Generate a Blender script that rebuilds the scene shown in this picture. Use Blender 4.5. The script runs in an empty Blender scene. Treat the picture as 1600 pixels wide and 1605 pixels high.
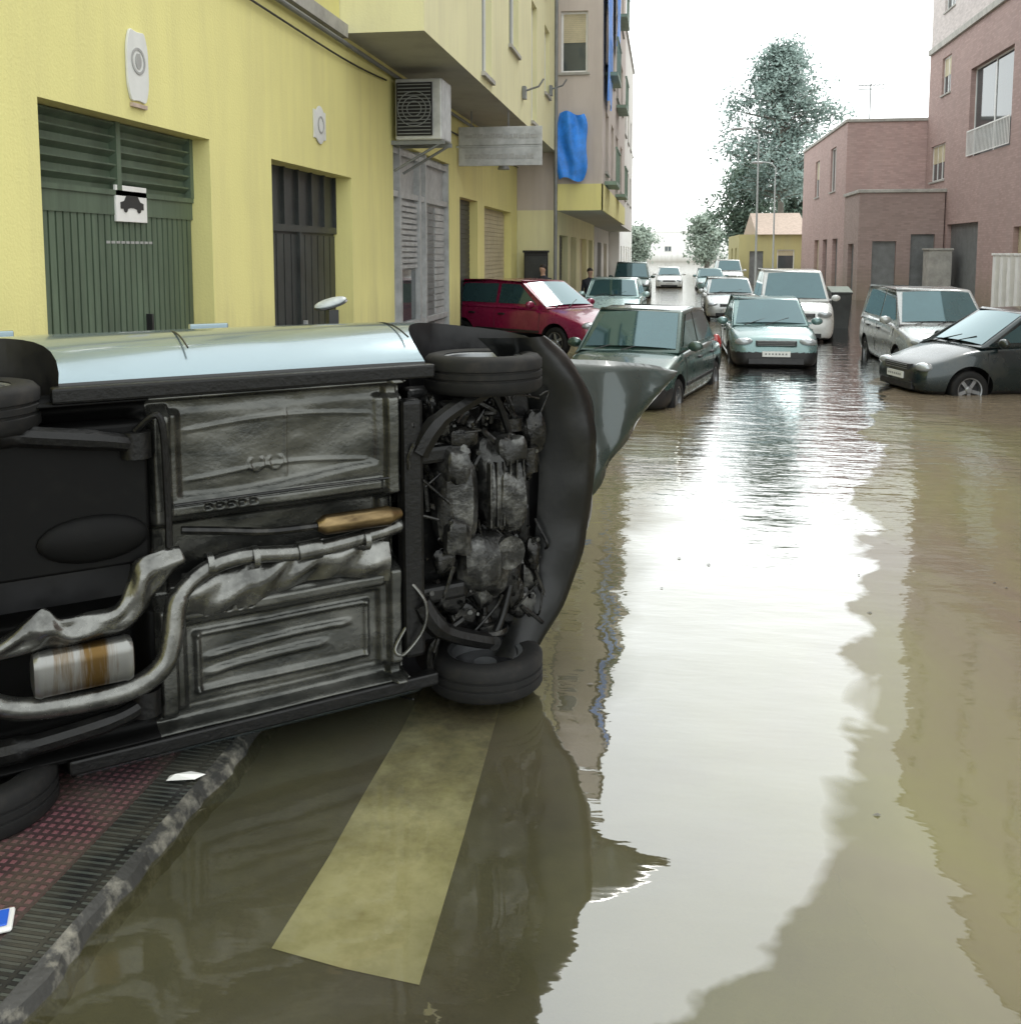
import bpy, math, random, bmesh
from mathutils import Vector, Matrix
import numpy as np
random.seed(4)
S=bpy.context.scene
COL=S.collection
V=Vector
Zv=V((0,0,1))
D=math.radians

# ---------------------------------------------------------------- materials
def M(name,col,rough=.6,metal=0,var=.15,scale=3.0,bump=0,bscale=40,col2=None,stretch=(1,1,1),coat=0,spec=.5,obj=False,rvar=0,thr=(.3,.7),tint=None):
    m=bpy.data.materials.new(name); m.use_nodes=True
    n=m.node_tree.nodes; l=m.node_tree.links
    b=n['Principled BSDF']
    b.inputs['Roughness'].default_value=rough; b.inputs['Metallic'].default_value=metal
    b.inputs['Coat Weight'].default_value=coat; b.inputs['Coat Roughness'].default_value=.06
    b.inputs['Specular IOR Level'].default_value=spec
    if tint:
        b.inputs['Specular Tint'].default_value=(*tint,1)
        if coat: b.inputs['Coat Tint'].default_value=(*tint,1)
    if obj:
        g=n.new('ShaderNodeTexCoord'); out=g.outputs['Object']
    else:
        g=n.new('ShaderNodeNewGeometry'); out=g.outputs['Position']
    mp=n.new('ShaderNodeMapping'); mp.inputs['Scale'].default_value=stretch; l.new(out,mp.inputs[0])
    t=n.new('ShaderNodeTexNoise'); t.inputs['Scale'].default_value=scale; t.inputs['Detail'].default_value=8; t.inputs['Roughness'].default_value=.65
    l.new(mp.outputs[0],t.inputs[0])
    r=n.new('ShaderNodeValToRGB'); r.color_ramp.elements[0].position=thr[0]; r.color_ramp.elements[1].position=thr[1]
    c=V(col); c2=V(col2) if col2 else c*(1+var); c1=c*(1-var) if not col2 else c
    r.color_ramp.elements[0].color=(*c1,1); r.color_ramp.elements[1].color=(*c2,1)
    l.new(t.outputs[0],r.inputs[0]); l.new(r.outputs[0],b.inputs['Base Color'])
    if rvar:
        mr=n.new('ShaderNodeMapRange'); mr.inputs[3].default_value=max(.02,rough-rvar); mr.inputs[4].default_value=min(1,rough+rvar)
        mr.inputs[1].default_value=.3; mr.inputs[2].default_value=.7
        l.new(t.outputs[0],mr.inputs[0]); l.new(mr.outputs[0],b.inputs['Roughness'])
    if bump:
        t2=n.new('ShaderNodeTexNoise'); t2.inputs['Scale'].default_value=bscale; t2.inputs['Detail'].default_value=5
        l.new(out,t2.inputs[0])
        bp=n.new('ShaderNodeBump'); bp.inputs['Strength'].default_value=bump; bp.inputs['Distance'].default_value=.01
        l.new(t2.outputs[0],bp.inputs['Height']); l.new(bp.outputs[0],b.inputs['Normal'])
    return m
def wallM(name,col,dirt,brick=None,bump=.3,dirtamt=.55,grime=1.0):
    m=bpy.data.materials.new(name); m.use_nodes=True
    n=m.node_tree.nodes; l=m.node_tree.links; b=n['Principled BSDF']; b.inputs['Roughness'].default_value=.85
    g=n.new('ShaderNodeNewGeometry')
    mp=n.new('ShaderNodeMapping'); mp.inputs['Scale'].default_value=(2.2,2.2,.25); l.new(g.outputs['Position'],mp.inputs[0])
    t=n.new('ShaderNodeTexNoise'); t.inputs['Scale'].default_value=1.0; t.inputs['Detail'].default_value=9; t.inputs['Roughness'].default_value=.7; l.new(mp.outputs[0],t.inputs[0])
    r=n.new('ShaderNodeMapRange'); r.inputs[1].default_value=.45; r.inputs[2].default_value=.75; r.inputs[4].default_value=dirtamt; l.new(t.outputs[0],r.inputs[0])
    base=n.new('ShaderNodeMix'); base.data_type='RGBA'
    t3=n.new('ShaderNodeTexNoise'); t3.inputs['Scale'].default_value=.7; t3.inputs['Detail'].default_value=4; l.new(g.outputs['Position'],t3.inputs[0])
    base.inputs[6].default_value=(*[c*.87 for c in col],1); base.inputs[7].default_value=(*[min(.88,c*1.1) for c in col],1)
    l.new(t3.outputs[0],base.inputs[0])
    last=base.outputs[2]
    if brick:
        sx=n.new('ShaderNodeSeparateXYZ'); l.new(g.outputs['Position'],sx.inputs[0])
        ad=n.new('ShaderNodeMath'); ad.operation='ADD'; l.new(sx.outputs[0],ad.inputs[0]); l.new(sx.outputs[1],ad.inputs[1])
        cx=n.new('ShaderNodeCombineXYZ'); l.new(ad.outputs[0],cx.inputs[0]); l.new(sx.outputs[2],cx.inputs[1])
        bt=n.new('ShaderNodeTexBrick'); l.new(cx.outputs[0],bt.inputs[0])
        bt.inputs['Scale'].default_value=1.0; bt.inputs['Brick Width'].default_value=.26; bt.inputs['Row Height'].default_value=.085; bt.inputs['Mortar Size'].default_value=.01
        bt.inputs['Color1'].default_value=(1,1,1,1); bt.inputs['Color2'].default_value=(.78,.78,.78,1); bt.inputs['Mortar'].default_value=(*brick,1)
        mm=n.new('ShaderNodeMix'); mm.data_type='RGBA'; mm.blend_type='MULTIPLY'; mm.inputs[0].default_value=1
        l.new(last,mm.inputs[6]); l.new(bt.outputs[0],mm.inputs[7]); last=mm.outputs[2]
    mx=n.new('ShaderNodeMix'); mx.data_type='RGBA'; l.new(r.outputs[0],mx.inputs[0]); l.new(last,mx.inputs[6]); mx.inputs[7].default_value=(*dirt,1)
    s2=n.new('ShaderNodeSeparateXYZ'); l.new(g.outputs['Position'],s2.inputs[0])
    az=n.new('ShaderNodeMath'); az.operation='MULTIPLY_ADD'; l.new(t.outputs[0],az.inputs[0]); az.inputs[1].default_value=-1.6; l.new(s2.outputs[2],az.inputs[2])
    gr=n.new('ShaderNodeMapRange'); l.new(az.outputs[0],gr.inputs[0]); gr.inputs[1].default_value=-.7; gr.inputs[2].default_value=.8; gr.inputs[3].default_value=.6*grime; gr.inputs[4].default_value=0
    mx2=n.new('ShaderNodeMix'); mx2.data_type='RGBA'; l.new(gr.outputs[0],mx2.inputs[0]); l.new(mx.outputs[2],mx2.inputs[6]); mx2.inputs[7].default_value=(.2,.17,.11,1)
    l.new(mx2.outputs[2],b.inputs['Base Color'])
    t2=n.new('ShaderNodeTexNoise'); t2.inputs['Scale'].default_value=45; t2.inputs['Detail'].default_value=6; l.new(g.outputs['Position'],t2.inputs[0])
    bp=n.new('ShaderNodeBump'); bp.inputs['Strength'].default_value=bump; bp.inputs['Distance'].default_value=.01; l.new(t2.outputs[0],bp.inputs['Height']); l.new(bp.outputs[0],b.inputs['Normal'])
    return m

mYellow=wallM('yellow_plaster',(.75,.70,.29),(.55,.50,.24),dirtamt=.5)
mYellow2=wallM('pale_yellow_plaster',(.74,.71,.43),(.50,.46,.31),dirtamt=.45)
mYellowF=wallM('hazed_yellow_plaster',(.48,.44,.21),(.38,.36,.22))  # distance haze put into the colour: yellow greyed down
mHazeWall=wallM('hazed_plaster',(.80,.80,.78),(.72,.72,.69))  # haze at the street's end put into this near-white wall colour
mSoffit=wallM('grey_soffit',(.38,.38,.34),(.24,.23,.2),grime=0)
mPink=wallM('beige_tiled_wall',(.54,.48,.44),(.38,.33,.30))
mBeige=wallM('beige_wall',(.66,.64,.60),(.50,.48,.44))
mBrick=wallM('pink_brick',(.41,.29,.265),(.31,.235,.215),brick=(.8,.8,.8))
mBrickF=wallM('hazed_pink_brick',(.48,.34,.315),(.38,.30,.28),brick=(.85,.85,.85))  # paler brick for the farther house, haze put into the colour
mBrickD=wallM('brown_brick',(.37,.28,.255),(.29,.235,.215),brick=(.85,.85,.85))
mPaleBrick=wallM('pale_brick',(.62,.56,.54),(.47,.42,.40),brick=(.88,.88,.88))
mConc=M('concrete',(.38,.37,.34),.85,var=.25,bump=.3)
mGarage=M('green_steel_door',(.085,.12,.08),.5,var=.35,stretch=(3,3,.4),scale=1.5)
mDarkDoor=M('black_steel_door',(.03,.034,.033),.45,var=.4)
mDark=M('dark_interior',(.012,.012,.012),.8,var=.2)
mAlu=M('aluminium',(.42,.43,.43),.45,metal=.2,var=.25,scale=5)
mAluD=M('grey_metal',(.2,.21,.21),.5,metal=.3,var=.2)
mWhite=M('white_paint',(.74,.74,.72),.5,var=.08)
mMir=M('mirror_housing',(.34,.37,.38),.35,var=.3,scale=14,obj=True)
mFaint=M('faded_print',(.34,.34,.33),.6,var=.2,scale=20)
mBeigeSh=M('beige_shutter',(.52,.46,.31),.6,var=.15)
mGlassB=M('window_glass',(.05,.065,.07),.06,var=.3,spec=1.0,scale=.5)
mBlack=M('black_plastic',(.012,.012,.013),.42,var=.4,scale=8,rvar=.15)
mRubber=M('rubber',(.008,.008,.008),.75,var=.5,scale=12,obj=True,col2=(.028,.024,.02),thr=(.5,.9),spec=.3)
mRim=M('rim_silver',(.30,.31,.32),.35,metal=.8,var=.25,obj=True,scale=9)
mGlass=M('car_glass',(.03,.055,.058),.04,var=.2,spec=.9,scale=2,coat=.8,tint=(.72,.95,1))
mHead=M('headlamp_lens',(.35,.38,.4),.08,var=.2,metal=.3,coat=1)
mRedL=M('tail_lamp',(.35,.02,.02),.15,var=.1,coat=1)
mPlate=M('plate_white',(.66,.67,.65),.4,var=.1)
mBlue=M('blue_tarpaulin',(.03,.24,.80),.5,var=.35,scale=3)
mBlueP=M('blue_plastic',(.03,.12,.6),.3,var=.1)
mTerra=M('terracotta',(.42,.33,.27),.8,var=.25,scale=6)  # far roof haze mixed into the tone, hence greyer and paler
mInk=M('line_black',(.02,.02,.02),.6,var=.1)
def paint(name,c,metal=.4,rough=.28,dirt=(.16,.13,.09)):
    return M(name,c,rough,metal=metal,coat=.7,col2=tuple(a*.75+b*.25 for a,b in zip(c,dirt)),scale=2.5,obj=True,thr=(.45,.8),rvar=.08)

# ---------------------------------------------------------------- mesh builder
def pw(o):
    L=V((0,0,0))
    while o: L+=o.location; o=o.parent
    return L
def finish(me,name,parent=None,world=True):
    o=bpy.data.objects.new(name,me); COL.objects.link(o)
    if parent:
        o.parent=parent
        if world: o.location=-pw(parent)
    return o
class MB:
    def __init__(s): s.v=[];s.f=[];s.m=[]
    def add(s,vs,fs,mi=0):
        b=len(s.v); s.v+= [tuple(p) for p in vs]; s.f+=[tuple(b+i for i in f) for f in fs]; s.m+=[mi]*len(fs); return s
    def quad(s,a,b,c,d,mi=0): return s.add([a,b,c,d],[(0,1,2,3)],mi)
    def box(s,a,b,mi=0,T=None):
        x0,y0,z0=a;x1,y1,z1=b
        vs=[V(p) for p in((x0,y0,z0),(x1,y0,z0),(x1,y1,z0),(x0,y1,z0),(x0,y0,z1),(x1,y0,z1),(x1,y1,z1),(x0,y1,z1))]
        if T: vs=[T@p for p in vs]
        return s.add(vs,[(0,3,2,1),(4,5,6,7),(0,1,5,4),(1,2,6,5),(2,3,7,6),(3,0,4,7)],mi)
    def tube(s,pts,r,n=10,mi=0,caps=True):
        pts=[V(p) for p in pts]; rs=r if isinstance(r,(list,tuple)) else [r]*len(pts)
        up=None; vs=[];fs=[]
        for i,p in enumerate(pts):
            d=(pts[min(i+1,len(pts)-1)]-pts[max(i-1,0)]).normalized()
            if up is None: up=d.orthogonal().normalized()
            up=(up-d*up.dot(d)).normalized(); w=d.cross(up)
            for k in range(n):
                a=2*math.pi*k/n; vs.append(p+(up*math.cos(a)+w*math.sin(a))*rs[i])
        for i in range(len(pts)-1):
            for k in range(n):
                fs.append((i*n+k,i*n+(k+1)%n,(i+1)*n+(k+1)%n,(i+1)*n+k))
        if caps: fs.append(tuple(range(n-1,-1,-1))); fs.append(tuple((len(pts)-1)*n+k for k in range(n)))
        return s.add(vs,fs,mi)
    def lathe(s,prof,c,ax,n=32,mi=0):
        c=V(c);ax=V(ax).normalized();u=ax.orthogonal().normalized();w=ax.cross(u);vs=[];fs=[];k=len(prof)
        for i in range(n):
            a=2*math.pi*i/n; dd=u*math.cos(a)+w*math.sin(a)
            for (r,h) in prof: vs.append(c+dd*r+ax*h)
        for i in range(n):
            for j in range(k-1):
                fs.append((i*k+j,i*k+j+1,((i+1)%n)*k+j+1,((i+1)%n)*k+j))
        return s.add(vs,fs,mi)
    def ell(s,c,r,nu=16,nv=10,mi=0,T=None):
        vs=[];fs=[]
        for j in range(nv+1):
            t=math.pi*j/nv
            for i in range(nu):
                a=2*math.pi*i/nu; p=V((c[0]+r[0]*math.sin(t)*math.cos(a),c[1]+r[1]*math.sin(t)*math.sin(a),c[2]+r[2]*math.cos(t)))
                vs.append(T@p if T else p)
        for j in range(nv):
            for i in range(nu): fs.append((j*nu+i,(j+1)*nu+i,(j+1)*nu+(i+1)%nu,j*nu+(i+1)%nu))
        return s.add(vs,fs,mi)
    def mesh(s,name,mats,smooth=False,ang=35):
        me=bpy.data.meshes.new(name); me.from_pydata(s.v,[],s.f)
        for m in (mats if isinstance(mats,(list,tuple)) else [mats]): me.materials.append(m)
        me.polygons.foreach_set('material_index',s.m)
        if smooth:
            me.polygons.foreach_set('use_smooth',[True]*len(s.f))
            try: me.set_sharp_from_angle(angle=math.radians(ang))
            except Exception: pass
        me.update(); return me
    def obj(s,name,mats,parent=None,world=True,smooth=False,bevel=0,sub=0,ang=35):
        o=finish(s.mesh(name,mats,smooth,ang),name,parent,world)
        if sub:
            m=o.modifiers.new('s','SUBSURF'); m.levels=sub; m.render_levels=sub
        if bevel:
            m=o.modifiers.new('b','BEVEL'); m.width=bevel; m.segments=2; m.limit_method='ANGLE'; m.angle_limit=math.radians(40)
        return o
def spline(pts,n=8):
    pts=[V(p) for p in pts]; P=[pts[0]]+pts+[pts[-1]]; out=[]
    for i in range(1,len(P)-2):
        for k in range(n):
            t=k/n; a,b,c,d=P[i-1],P[i],P[i+1],P[i+2]
            out.append(.5*((2*b)+(c-a)*t+(2*a-5*b+4*c-d)*t*t+(3*b-a-3*c+d)*t**3))
    out.append(pts[-1]); return out
def bake(o):
    dg=bpy.context.evaluated_depsgraph_get(); dg.update()
    me=bpy.data.meshes.new_from_object(o.evaluated_get(dg)); o.modifiers.clear(); o.data=me; return me
def thing(name,loc,label,cat,group=None,mat=None):
    e=bpy.data.objects.new(name,None); COL.objects.link(e); e.empty_display_size=.3
    if mat is not None: e.matrix_world=mat
    else: e.location=loc
    e['label']=label; e['category']=cat
    if group: e['group']=group
    return e
def tag(o,label,cat,group=None):
    o['label']=label;o['category']=cat
    if group:o['group']=group
    return o
def struct(o): o['kind']='structure'; return o

# ---------------------------------------------------------------- world, sun, camera
w=bpy.data.worlds.new('World'); S.world=w; w.use_nodes=True
n=w.node_tree.nodes; l=w.node_tree.links; bg=n['Background']
sky=n.new('ShaderNodeTexSky'); sky.sky_type='NISHITA'; sky.sun_disc=False; sky.sun_elevation=math.radians(50); sky.sun_rotation=math.radians(20)
mx=n.new('ShaderNodeMix'); mx.data_type='RGBA'; mx.inputs[0].default_value=.9; mx.inputs[7].default_value=(15.2,15.8,15.6,1)
l.new(sky.outputs[0],mx.inputs[6]); l.new(mx.outputs[2],bg.inputs[0]); bg.inputs[1].default_value=.15
sd=bpy.data.lights.new('sun','SUN'); sd.energy=1.1; sd.angle=math.radians(15); sd.color=(1,.97,.92)
so=bpy.data.objects.new('sun',sd); COL.objects.link(so)
so.rotation_euler=V((math.sin(D(20)),math.cos(D(20)),math.tan(math.radians(50)))).to_track_quat('Z','Y').to_euler()
S.view_settings.view_transform='Standard'; S.view_settings.look='None'; S.view_settings.exposure=0
cd=bpy.data.cameras.new('camera'); cam=bpy.data.objects.new('camera',cd); COL.objects.link(cam); S.camera=cam
cd.sensor_fit='HORIZONTAL'; cd.sensor_width=36; cd.lens=34.9; cd.shift_y=-.1575; cd.clip_start=.05; cd.clip_end=5000
cam.location=(0,0,2.1); cam.rotation_euler=(math.radians(84.3),0,math.radians(8.8))

# ---------------------------------------------------------------- ground, road, pavement, water
def grid_strip(name,x0,x1,prof,mat):
    mb=MB()
    for (ya,za),(yb,zb) in zip(prof,prof[1:]): mb.quad((x0,ya,za),(x1,ya,za),(x1,yb,zb),(x0,yb,zb))
    return struct(mb.obj(name,mat))
mGround=M('ground_soil',(.42,.41,.38),.9,var=.3,scale=.3)
g=MB(); g.quad((-2500,-2500,-.45),(2500,-2500,-.45),(2500,2500,-.45),(-2500,2500,-.45)); struct(g.obj('ground',mGround))
mAsphalt=M('asphalt',(.085,.087,.08),.8,scale=2.0,col2=(.17,.165,.12),thr=(.42,.75),bump=.5,bscale=90)
grid_strip('road',-1.7,12.5,[(-12,-.05),(5,-.05),(14,-.22),(300,-.22)],mAsphalt)
mStripe=M('worn_road_paint',(.52,.49,.27),.7,scale=5,col2=(.84,.81,.53),thr=(.3,.6),bump=.3,bscale=60)
n=mStripe.node_tree.nodes; l=mStripe.node_tree.links; b=n['Principled BSDF']
lk=b.inputs['Base Color'].links[0].from_socket
g=n.new('ShaderNodeNewGeometry'); sp=n.new('ShaderNodeSeparateXYZ'); l.new(g.outputs['Position'],sp.inputs[0])
tn=n.new('ShaderNodeTexNoise'); tn.inputs['Scale'].default_value=7; tn.inputs['Detail'].default_value=8; tn.inputs['Roughness'].default_value=.7; l.new(g.outputs['Position'],tn.inputs[0])
ma=n.new('ShaderNodeMath'); ma.operation='MULTIPLY_ADD'; l.new(tn.outputs[0],ma.inputs[0]); ma.inputs[1].default_value=2.4; l.new(sp.outputs[1],ma.inputs[2])
mr=n.new('ShaderNodeMapRange'); mr.inputs[1].default_value=4.5; mr.inputs[2].default_value=5.9; mr.inputs[4].default_value=.97; l.new(ma.outputs[0],mr.inputs[0])
mm=n.new('ShaderNodeMix'); mm.data_type='RGBA'; l.new(mr.outputs[0],mm.inputs[0]); l.new(lk,mm.inputs[6]); mm.inputs[7].default_value=(.12,.117,.095,1); l.new(mm.outputs[2],b.inputs['Base Color'])
mb=MB()
ex=[(-1.17,2.72),(-.92,2.67),(-.68,2.64),(-.70,3.4),(-.73,4.2),(-.75,4.8),(-1.15,4.75),(-1.14,4.14),(-1.15,3.6),(-1.15,3.2)]
mb.add([(x,y,-.046) for x,y in ex],[tuple(range(len(ex)))])
struct(mb.obj('road_marking',mStripe))
def gridmat(name,bw,rh,ms,c1,c2,mo,mud,rough=.45,dist=.006):
    mT=bpy.data.materials.new(name); mT.use_nodes=True
    n=mT.node_tree.nodes; l=mT.node_tree.links; b=n['Principled BSDF']; b.inputs['Roughness'].default_value=rough
    g=n.new('ShaderNodeNewGeometry'); bt=n.new('ShaderNodeTexBrick'); l.new(g.outputs['Position'],bt.inputs[0]); bt.offset=0
    bt.inputs['Scale'].default_value=1; bt.inputs['Brick Width'].default_value=bw; bt.inputs['Row Height'].default_value=rh; bt.inputs['Mortar Size'].default_value=ms; bt.inputs['Mortar Smooth'].default_value=.3
    bt.inputs['Color1'].default_value=(*c1,1); bt.inputs['Color2'].default_value=(*c2,1); bt.inputs['Mortar'].default_value=(*mo,1)
    tn=n.new('ShaderNodeTexNoise'); tn.inputs['Scale'].default_value=4; tn.inputs['Detail'].default_value=8; l.new(g.outputs['Position'],tn.inputs[0])
    mr=n.new('ShaderNodeMapRange'); mr.inputs[1].default_value=.40; mr.inputs[2].default_value=.68; mr.inputs[4].default_value=.75; l.new(tn.outputs[0],mr.inputs[0])
    mxx=n.new('ShaderNodeMix'); mxx.data_type='RGBA'; l.new(mr.outputs[0],mxx.inputs[0]); l.new(bt.outputs[0],mxx.inputs[6]); mxx.inputs[7].default_value=(*mud,1)
    l.new(mxx.outputs[2],b.inputs['Base Color'])
    bp=n.new('ShaderNodeBump'); bp.inputs['Distance'].default_value=dist; bp.invert=True; l.new(bt.outputs[1],bp.inputs['Height']); l.new(bp.outputs[0],b.inputs['Normal'])
    return mT
mT=gridmat('red_tactile_tile',.036,.036,.009,(.20,.08,.095),(.16,.07,.08),(.05,.03,.032),(.11,.09,.068),dist=.004)
prof=[(-8,.05),(7,.05),(13,-.05),(27,-.06)]
grid_strip('pavement',-4.3,-1.93,prof,mT)
mK=gridmat('kerb_grating',.30,.028,.009,(.055,.065,.058),(.035,.04,.036),(.008,.008,.008),(.09,.085,.065),dist=.012)
mKe=M('kerb_edge',(.03,.03,.027),.6,scale=9,col2=(.26,.245,.20),thr=(.50,.72),bump=.6,bscale=30)
mb=MB()
ys=[-8+i*.4 for i in range(38)]+[7.4,13,27]; R=random.Random(3)
def zk(y): 
    for (ya,za),(yb,zb) in zip(prof,prof[1:]):
        if ya<=y<=yb: return za+(zb-za)*(y-ya)/(yb-ya)
    return -.06
for a,b in zip(ys,ys[1:]):
    mb.quad((-1.93,a,zk(a)+.004),(-1.765,a,zk(a)),(-1.765,b,zk(b)),(-1.93,b,zk(b)+.004))
ya=[-8+i*.05 for i in range(300)]+[7.1,13,27]; ex=[]; cur=0
for _ in ya:
    cur=cur*.8+R.uniform(-.012,.012); ex.append(-1.735+cur)
for i in range(len(ya)-1):
    a,b=ya[i],ya[i+1]
    mb.quad((-1.765,a,zk(a)+.002),(ex[i],a,zk(a)-.014),(ex[i+1],b,zk(b)-.014),(-1.765,b,zk(b)+.002),1)
    mb.quad((ex[i],a,zk(a)-.014),(ex[i]+.05,a,-.06),(ex[i+1]+.05,b,-.06),(ex[i+1],b,zk(b)-.014),1)
    mb.quad((ex[i]+.05,a,-.06),(ex[i]+.05,a,-.4),(ex[i+1]+.05,b,-.4),(ex[i+1]+.05,b,-.06),1)
struct(mb.obj('kerb',[mK,mKe]))

# flood water
mW=bpy.data.materials.new('flood_water'); mW.use_nodes=True
n=mW.node_tree.nodes; l=mW.node_tree.links
for x in list(n): 
    if x.type!='OUTPUT_MATERIAL': n.remove(x)
out=[x for x in n if x.type=='OUTPUT_MATERIAL'][0]
g=n.new('ShaderNodeNewGeometry'); sp=n.new('ShaderNodeSeparateXYZ'); l.new(g.outputs['Position'],sp.inputs[0])
def math_(op,a,b=None,c=None):
    x=n.new('ShaderNodeMath'); x.operation=op
    for i,v in enumerate((a,b,c)):
        if v is None: continue
        if isinstance(v,(int,float)): x.inputs[i].default_value=v
        else: l.new(v,x.inputs[i])
    return x.outputs[0]
def noise_(scale,detail=5,st=(1,1,1),rough=.55,dist=0,off=0):
    mp=n.new('ShaderNodeMapping'); mp.inputs['Scale'].default_value=st; mp.inputs['Location'].default_value=(off,off*.7,0); l.new(g.outputs['Position'],mp.inputs[0])
    t=n.new('ShaderNodeTexNoise'); t.inputs['Scale'].default_value=scale; t.inputs['Detail'].default_value=detail; t.inputs['Roughness'].default_value=rough; t.inputs['Distortion'].default_value=dist
    l.new(mp.outputs[0],t.inputs[0]); return t.outputs[0]
def mr_(v,a,b,c,d):
    x=n.new('ShaderNodeMapRange'); l.new(v,x.inputs[0])
    for i,k in enumerate((a,b,c,d)): x.inputs[i+1].default_value=k
    return x.outputs[0]
X,Y=sp.outputs[0],sp.outputs[1]
n1=noise_(1.1,6,(1,.6,1))
s=math_('ADD',math_('MULTIPLY_ADD',Y,.22,X),math_('MULTIPLY',math_('SUBTRACT',n1,.5),1.6))
mud=mr_(s,.1,1.8,.20,.97)
n2=noise_(.55,7,(1,.45,1),.6,.6)
olv=math_('ADD',n2,mr_(Y,3,12,.08,-.06))
mc=n.new('ShaderNodeMix'); mc.data_type='RGBA'; l.new(mr_(olv,.40,.60,0,1),mc.inputs[0]); mc.inputs[6].default_value=(.165,.133,.095,1); mc.inputs[7].default_value=(.185,.172,.085,1)
r1=noise_(2.6,3,(1,2.4,1)); r2=noise_(12,3,(1,1.8,1)); r3=noise_(.9,2,(1,1.7,1)); r4=noise_(5.0,2,(.8,3,1))
amp=mr_(Y,4,14,.10,1.1)
h=math_('ADD',math_('MULTIPLY',math_('ADD',math_('ADD',math_('MULTIPLY',r1,.011),math_('MULTIPLY',r4,.003)),math_('MULTIPLY',r2,.0009)),amp),math_('MULTIPLY',math_('MULTIPLY',r3,.014),mr_(Y,2.5,6,.55,1)))
bp=n.new('ShaderNodeBump'); bp.inputs['Strength'].default_value=1; bp.inputs['Distance'].default_value=1.0; l.new(h,bp.inputs['Height'])
tr=n.new('ShaderNodeBsdfTransparent'); tr.inputs[0].default_value=(.92,.91,.82,1)
df=n.new('ShaderNodeBsdfDiffuse'); l.new(mc.outputs[2],df.inputs[0])
ms=n.new('ShaderNodeMixShader'); l.new(mud,ms.inputs[0]); l.new(tr.outputs[0],ms.inputs[1]); l.new(df.outputs[0],ms.inputs[2])
gl=n.new('ShaderNodeBsdfGlossy'); gl.inputs['Roughness'].default_value=.02; l.new(bp.outputs[0],gl.inputs['Normal'])
fr=n.new('ShaderNodeFresnel'); fr.inputs[0].default_value=1.8; l.new(bp.outputs[0],fr.inputs['Normal'])
# gloss mask shapes the sky reflection's wavy outline, turning the mirror down at right
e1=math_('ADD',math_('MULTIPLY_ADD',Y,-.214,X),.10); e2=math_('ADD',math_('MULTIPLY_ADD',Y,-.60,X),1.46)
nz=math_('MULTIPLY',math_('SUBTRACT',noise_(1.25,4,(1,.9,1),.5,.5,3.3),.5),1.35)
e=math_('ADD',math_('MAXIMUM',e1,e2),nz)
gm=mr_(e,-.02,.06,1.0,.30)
# mirror over the shallow film beside the kerb is turned down as well
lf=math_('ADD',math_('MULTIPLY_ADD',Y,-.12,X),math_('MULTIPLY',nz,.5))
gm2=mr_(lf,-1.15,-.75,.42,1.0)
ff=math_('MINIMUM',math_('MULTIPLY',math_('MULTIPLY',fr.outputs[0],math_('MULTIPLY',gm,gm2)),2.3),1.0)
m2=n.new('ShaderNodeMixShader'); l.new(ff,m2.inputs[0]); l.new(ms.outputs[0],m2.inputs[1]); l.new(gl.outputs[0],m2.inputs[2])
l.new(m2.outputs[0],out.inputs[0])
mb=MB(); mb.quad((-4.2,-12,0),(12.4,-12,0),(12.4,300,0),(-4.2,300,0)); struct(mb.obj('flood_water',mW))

# ---------------------------------------------------------------- buildings
def facade(mb,O,U,N,W,z0,z1,ops,depth,mi=0):
    O,U,N=V(O),V(U),V(N)
    P=lambda u,z,d:(O+U*u+Zv*z-N*d)
    us=sorted({0,W}|{o[0] for o in ops}|{o[1] for o in ops}); zs=sorted({z0,z1}|{o[2] for o in ops}|{o[3] for o in ops})
    for a,b in zip(us,us[1:]):
        for c,d in zip(zs,zs[1:]):
            cu,cz=(a+b)/2,(c+d)/2
            if any(o[0]<cu<o[1] and o[2]<cz<o[3] for o in ops): continue
            mb.quad(P(a,c,0),P(b,c,0),P(b,d,0),P(a,d,0),mi)
    for o in ops:
        a,b,c,d=o[:4]
        mb.quad(P(a,c,0),P(a,c,depth),P(a,d,depth),P(a,d,0),mi); mb.quad(P(b,c,0),P(b,d,0),P(b,d,depth),P(b,c,depth),mi)
        mb.quad(P(a,d,0),P(a,d,depth),P(b,d,depth),P(b,d,0),mi)
        mb.quad(P(a,c,0),P(b,c,0),P(b,c,depth),P(a,c,depth),mi)
    return P
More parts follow.
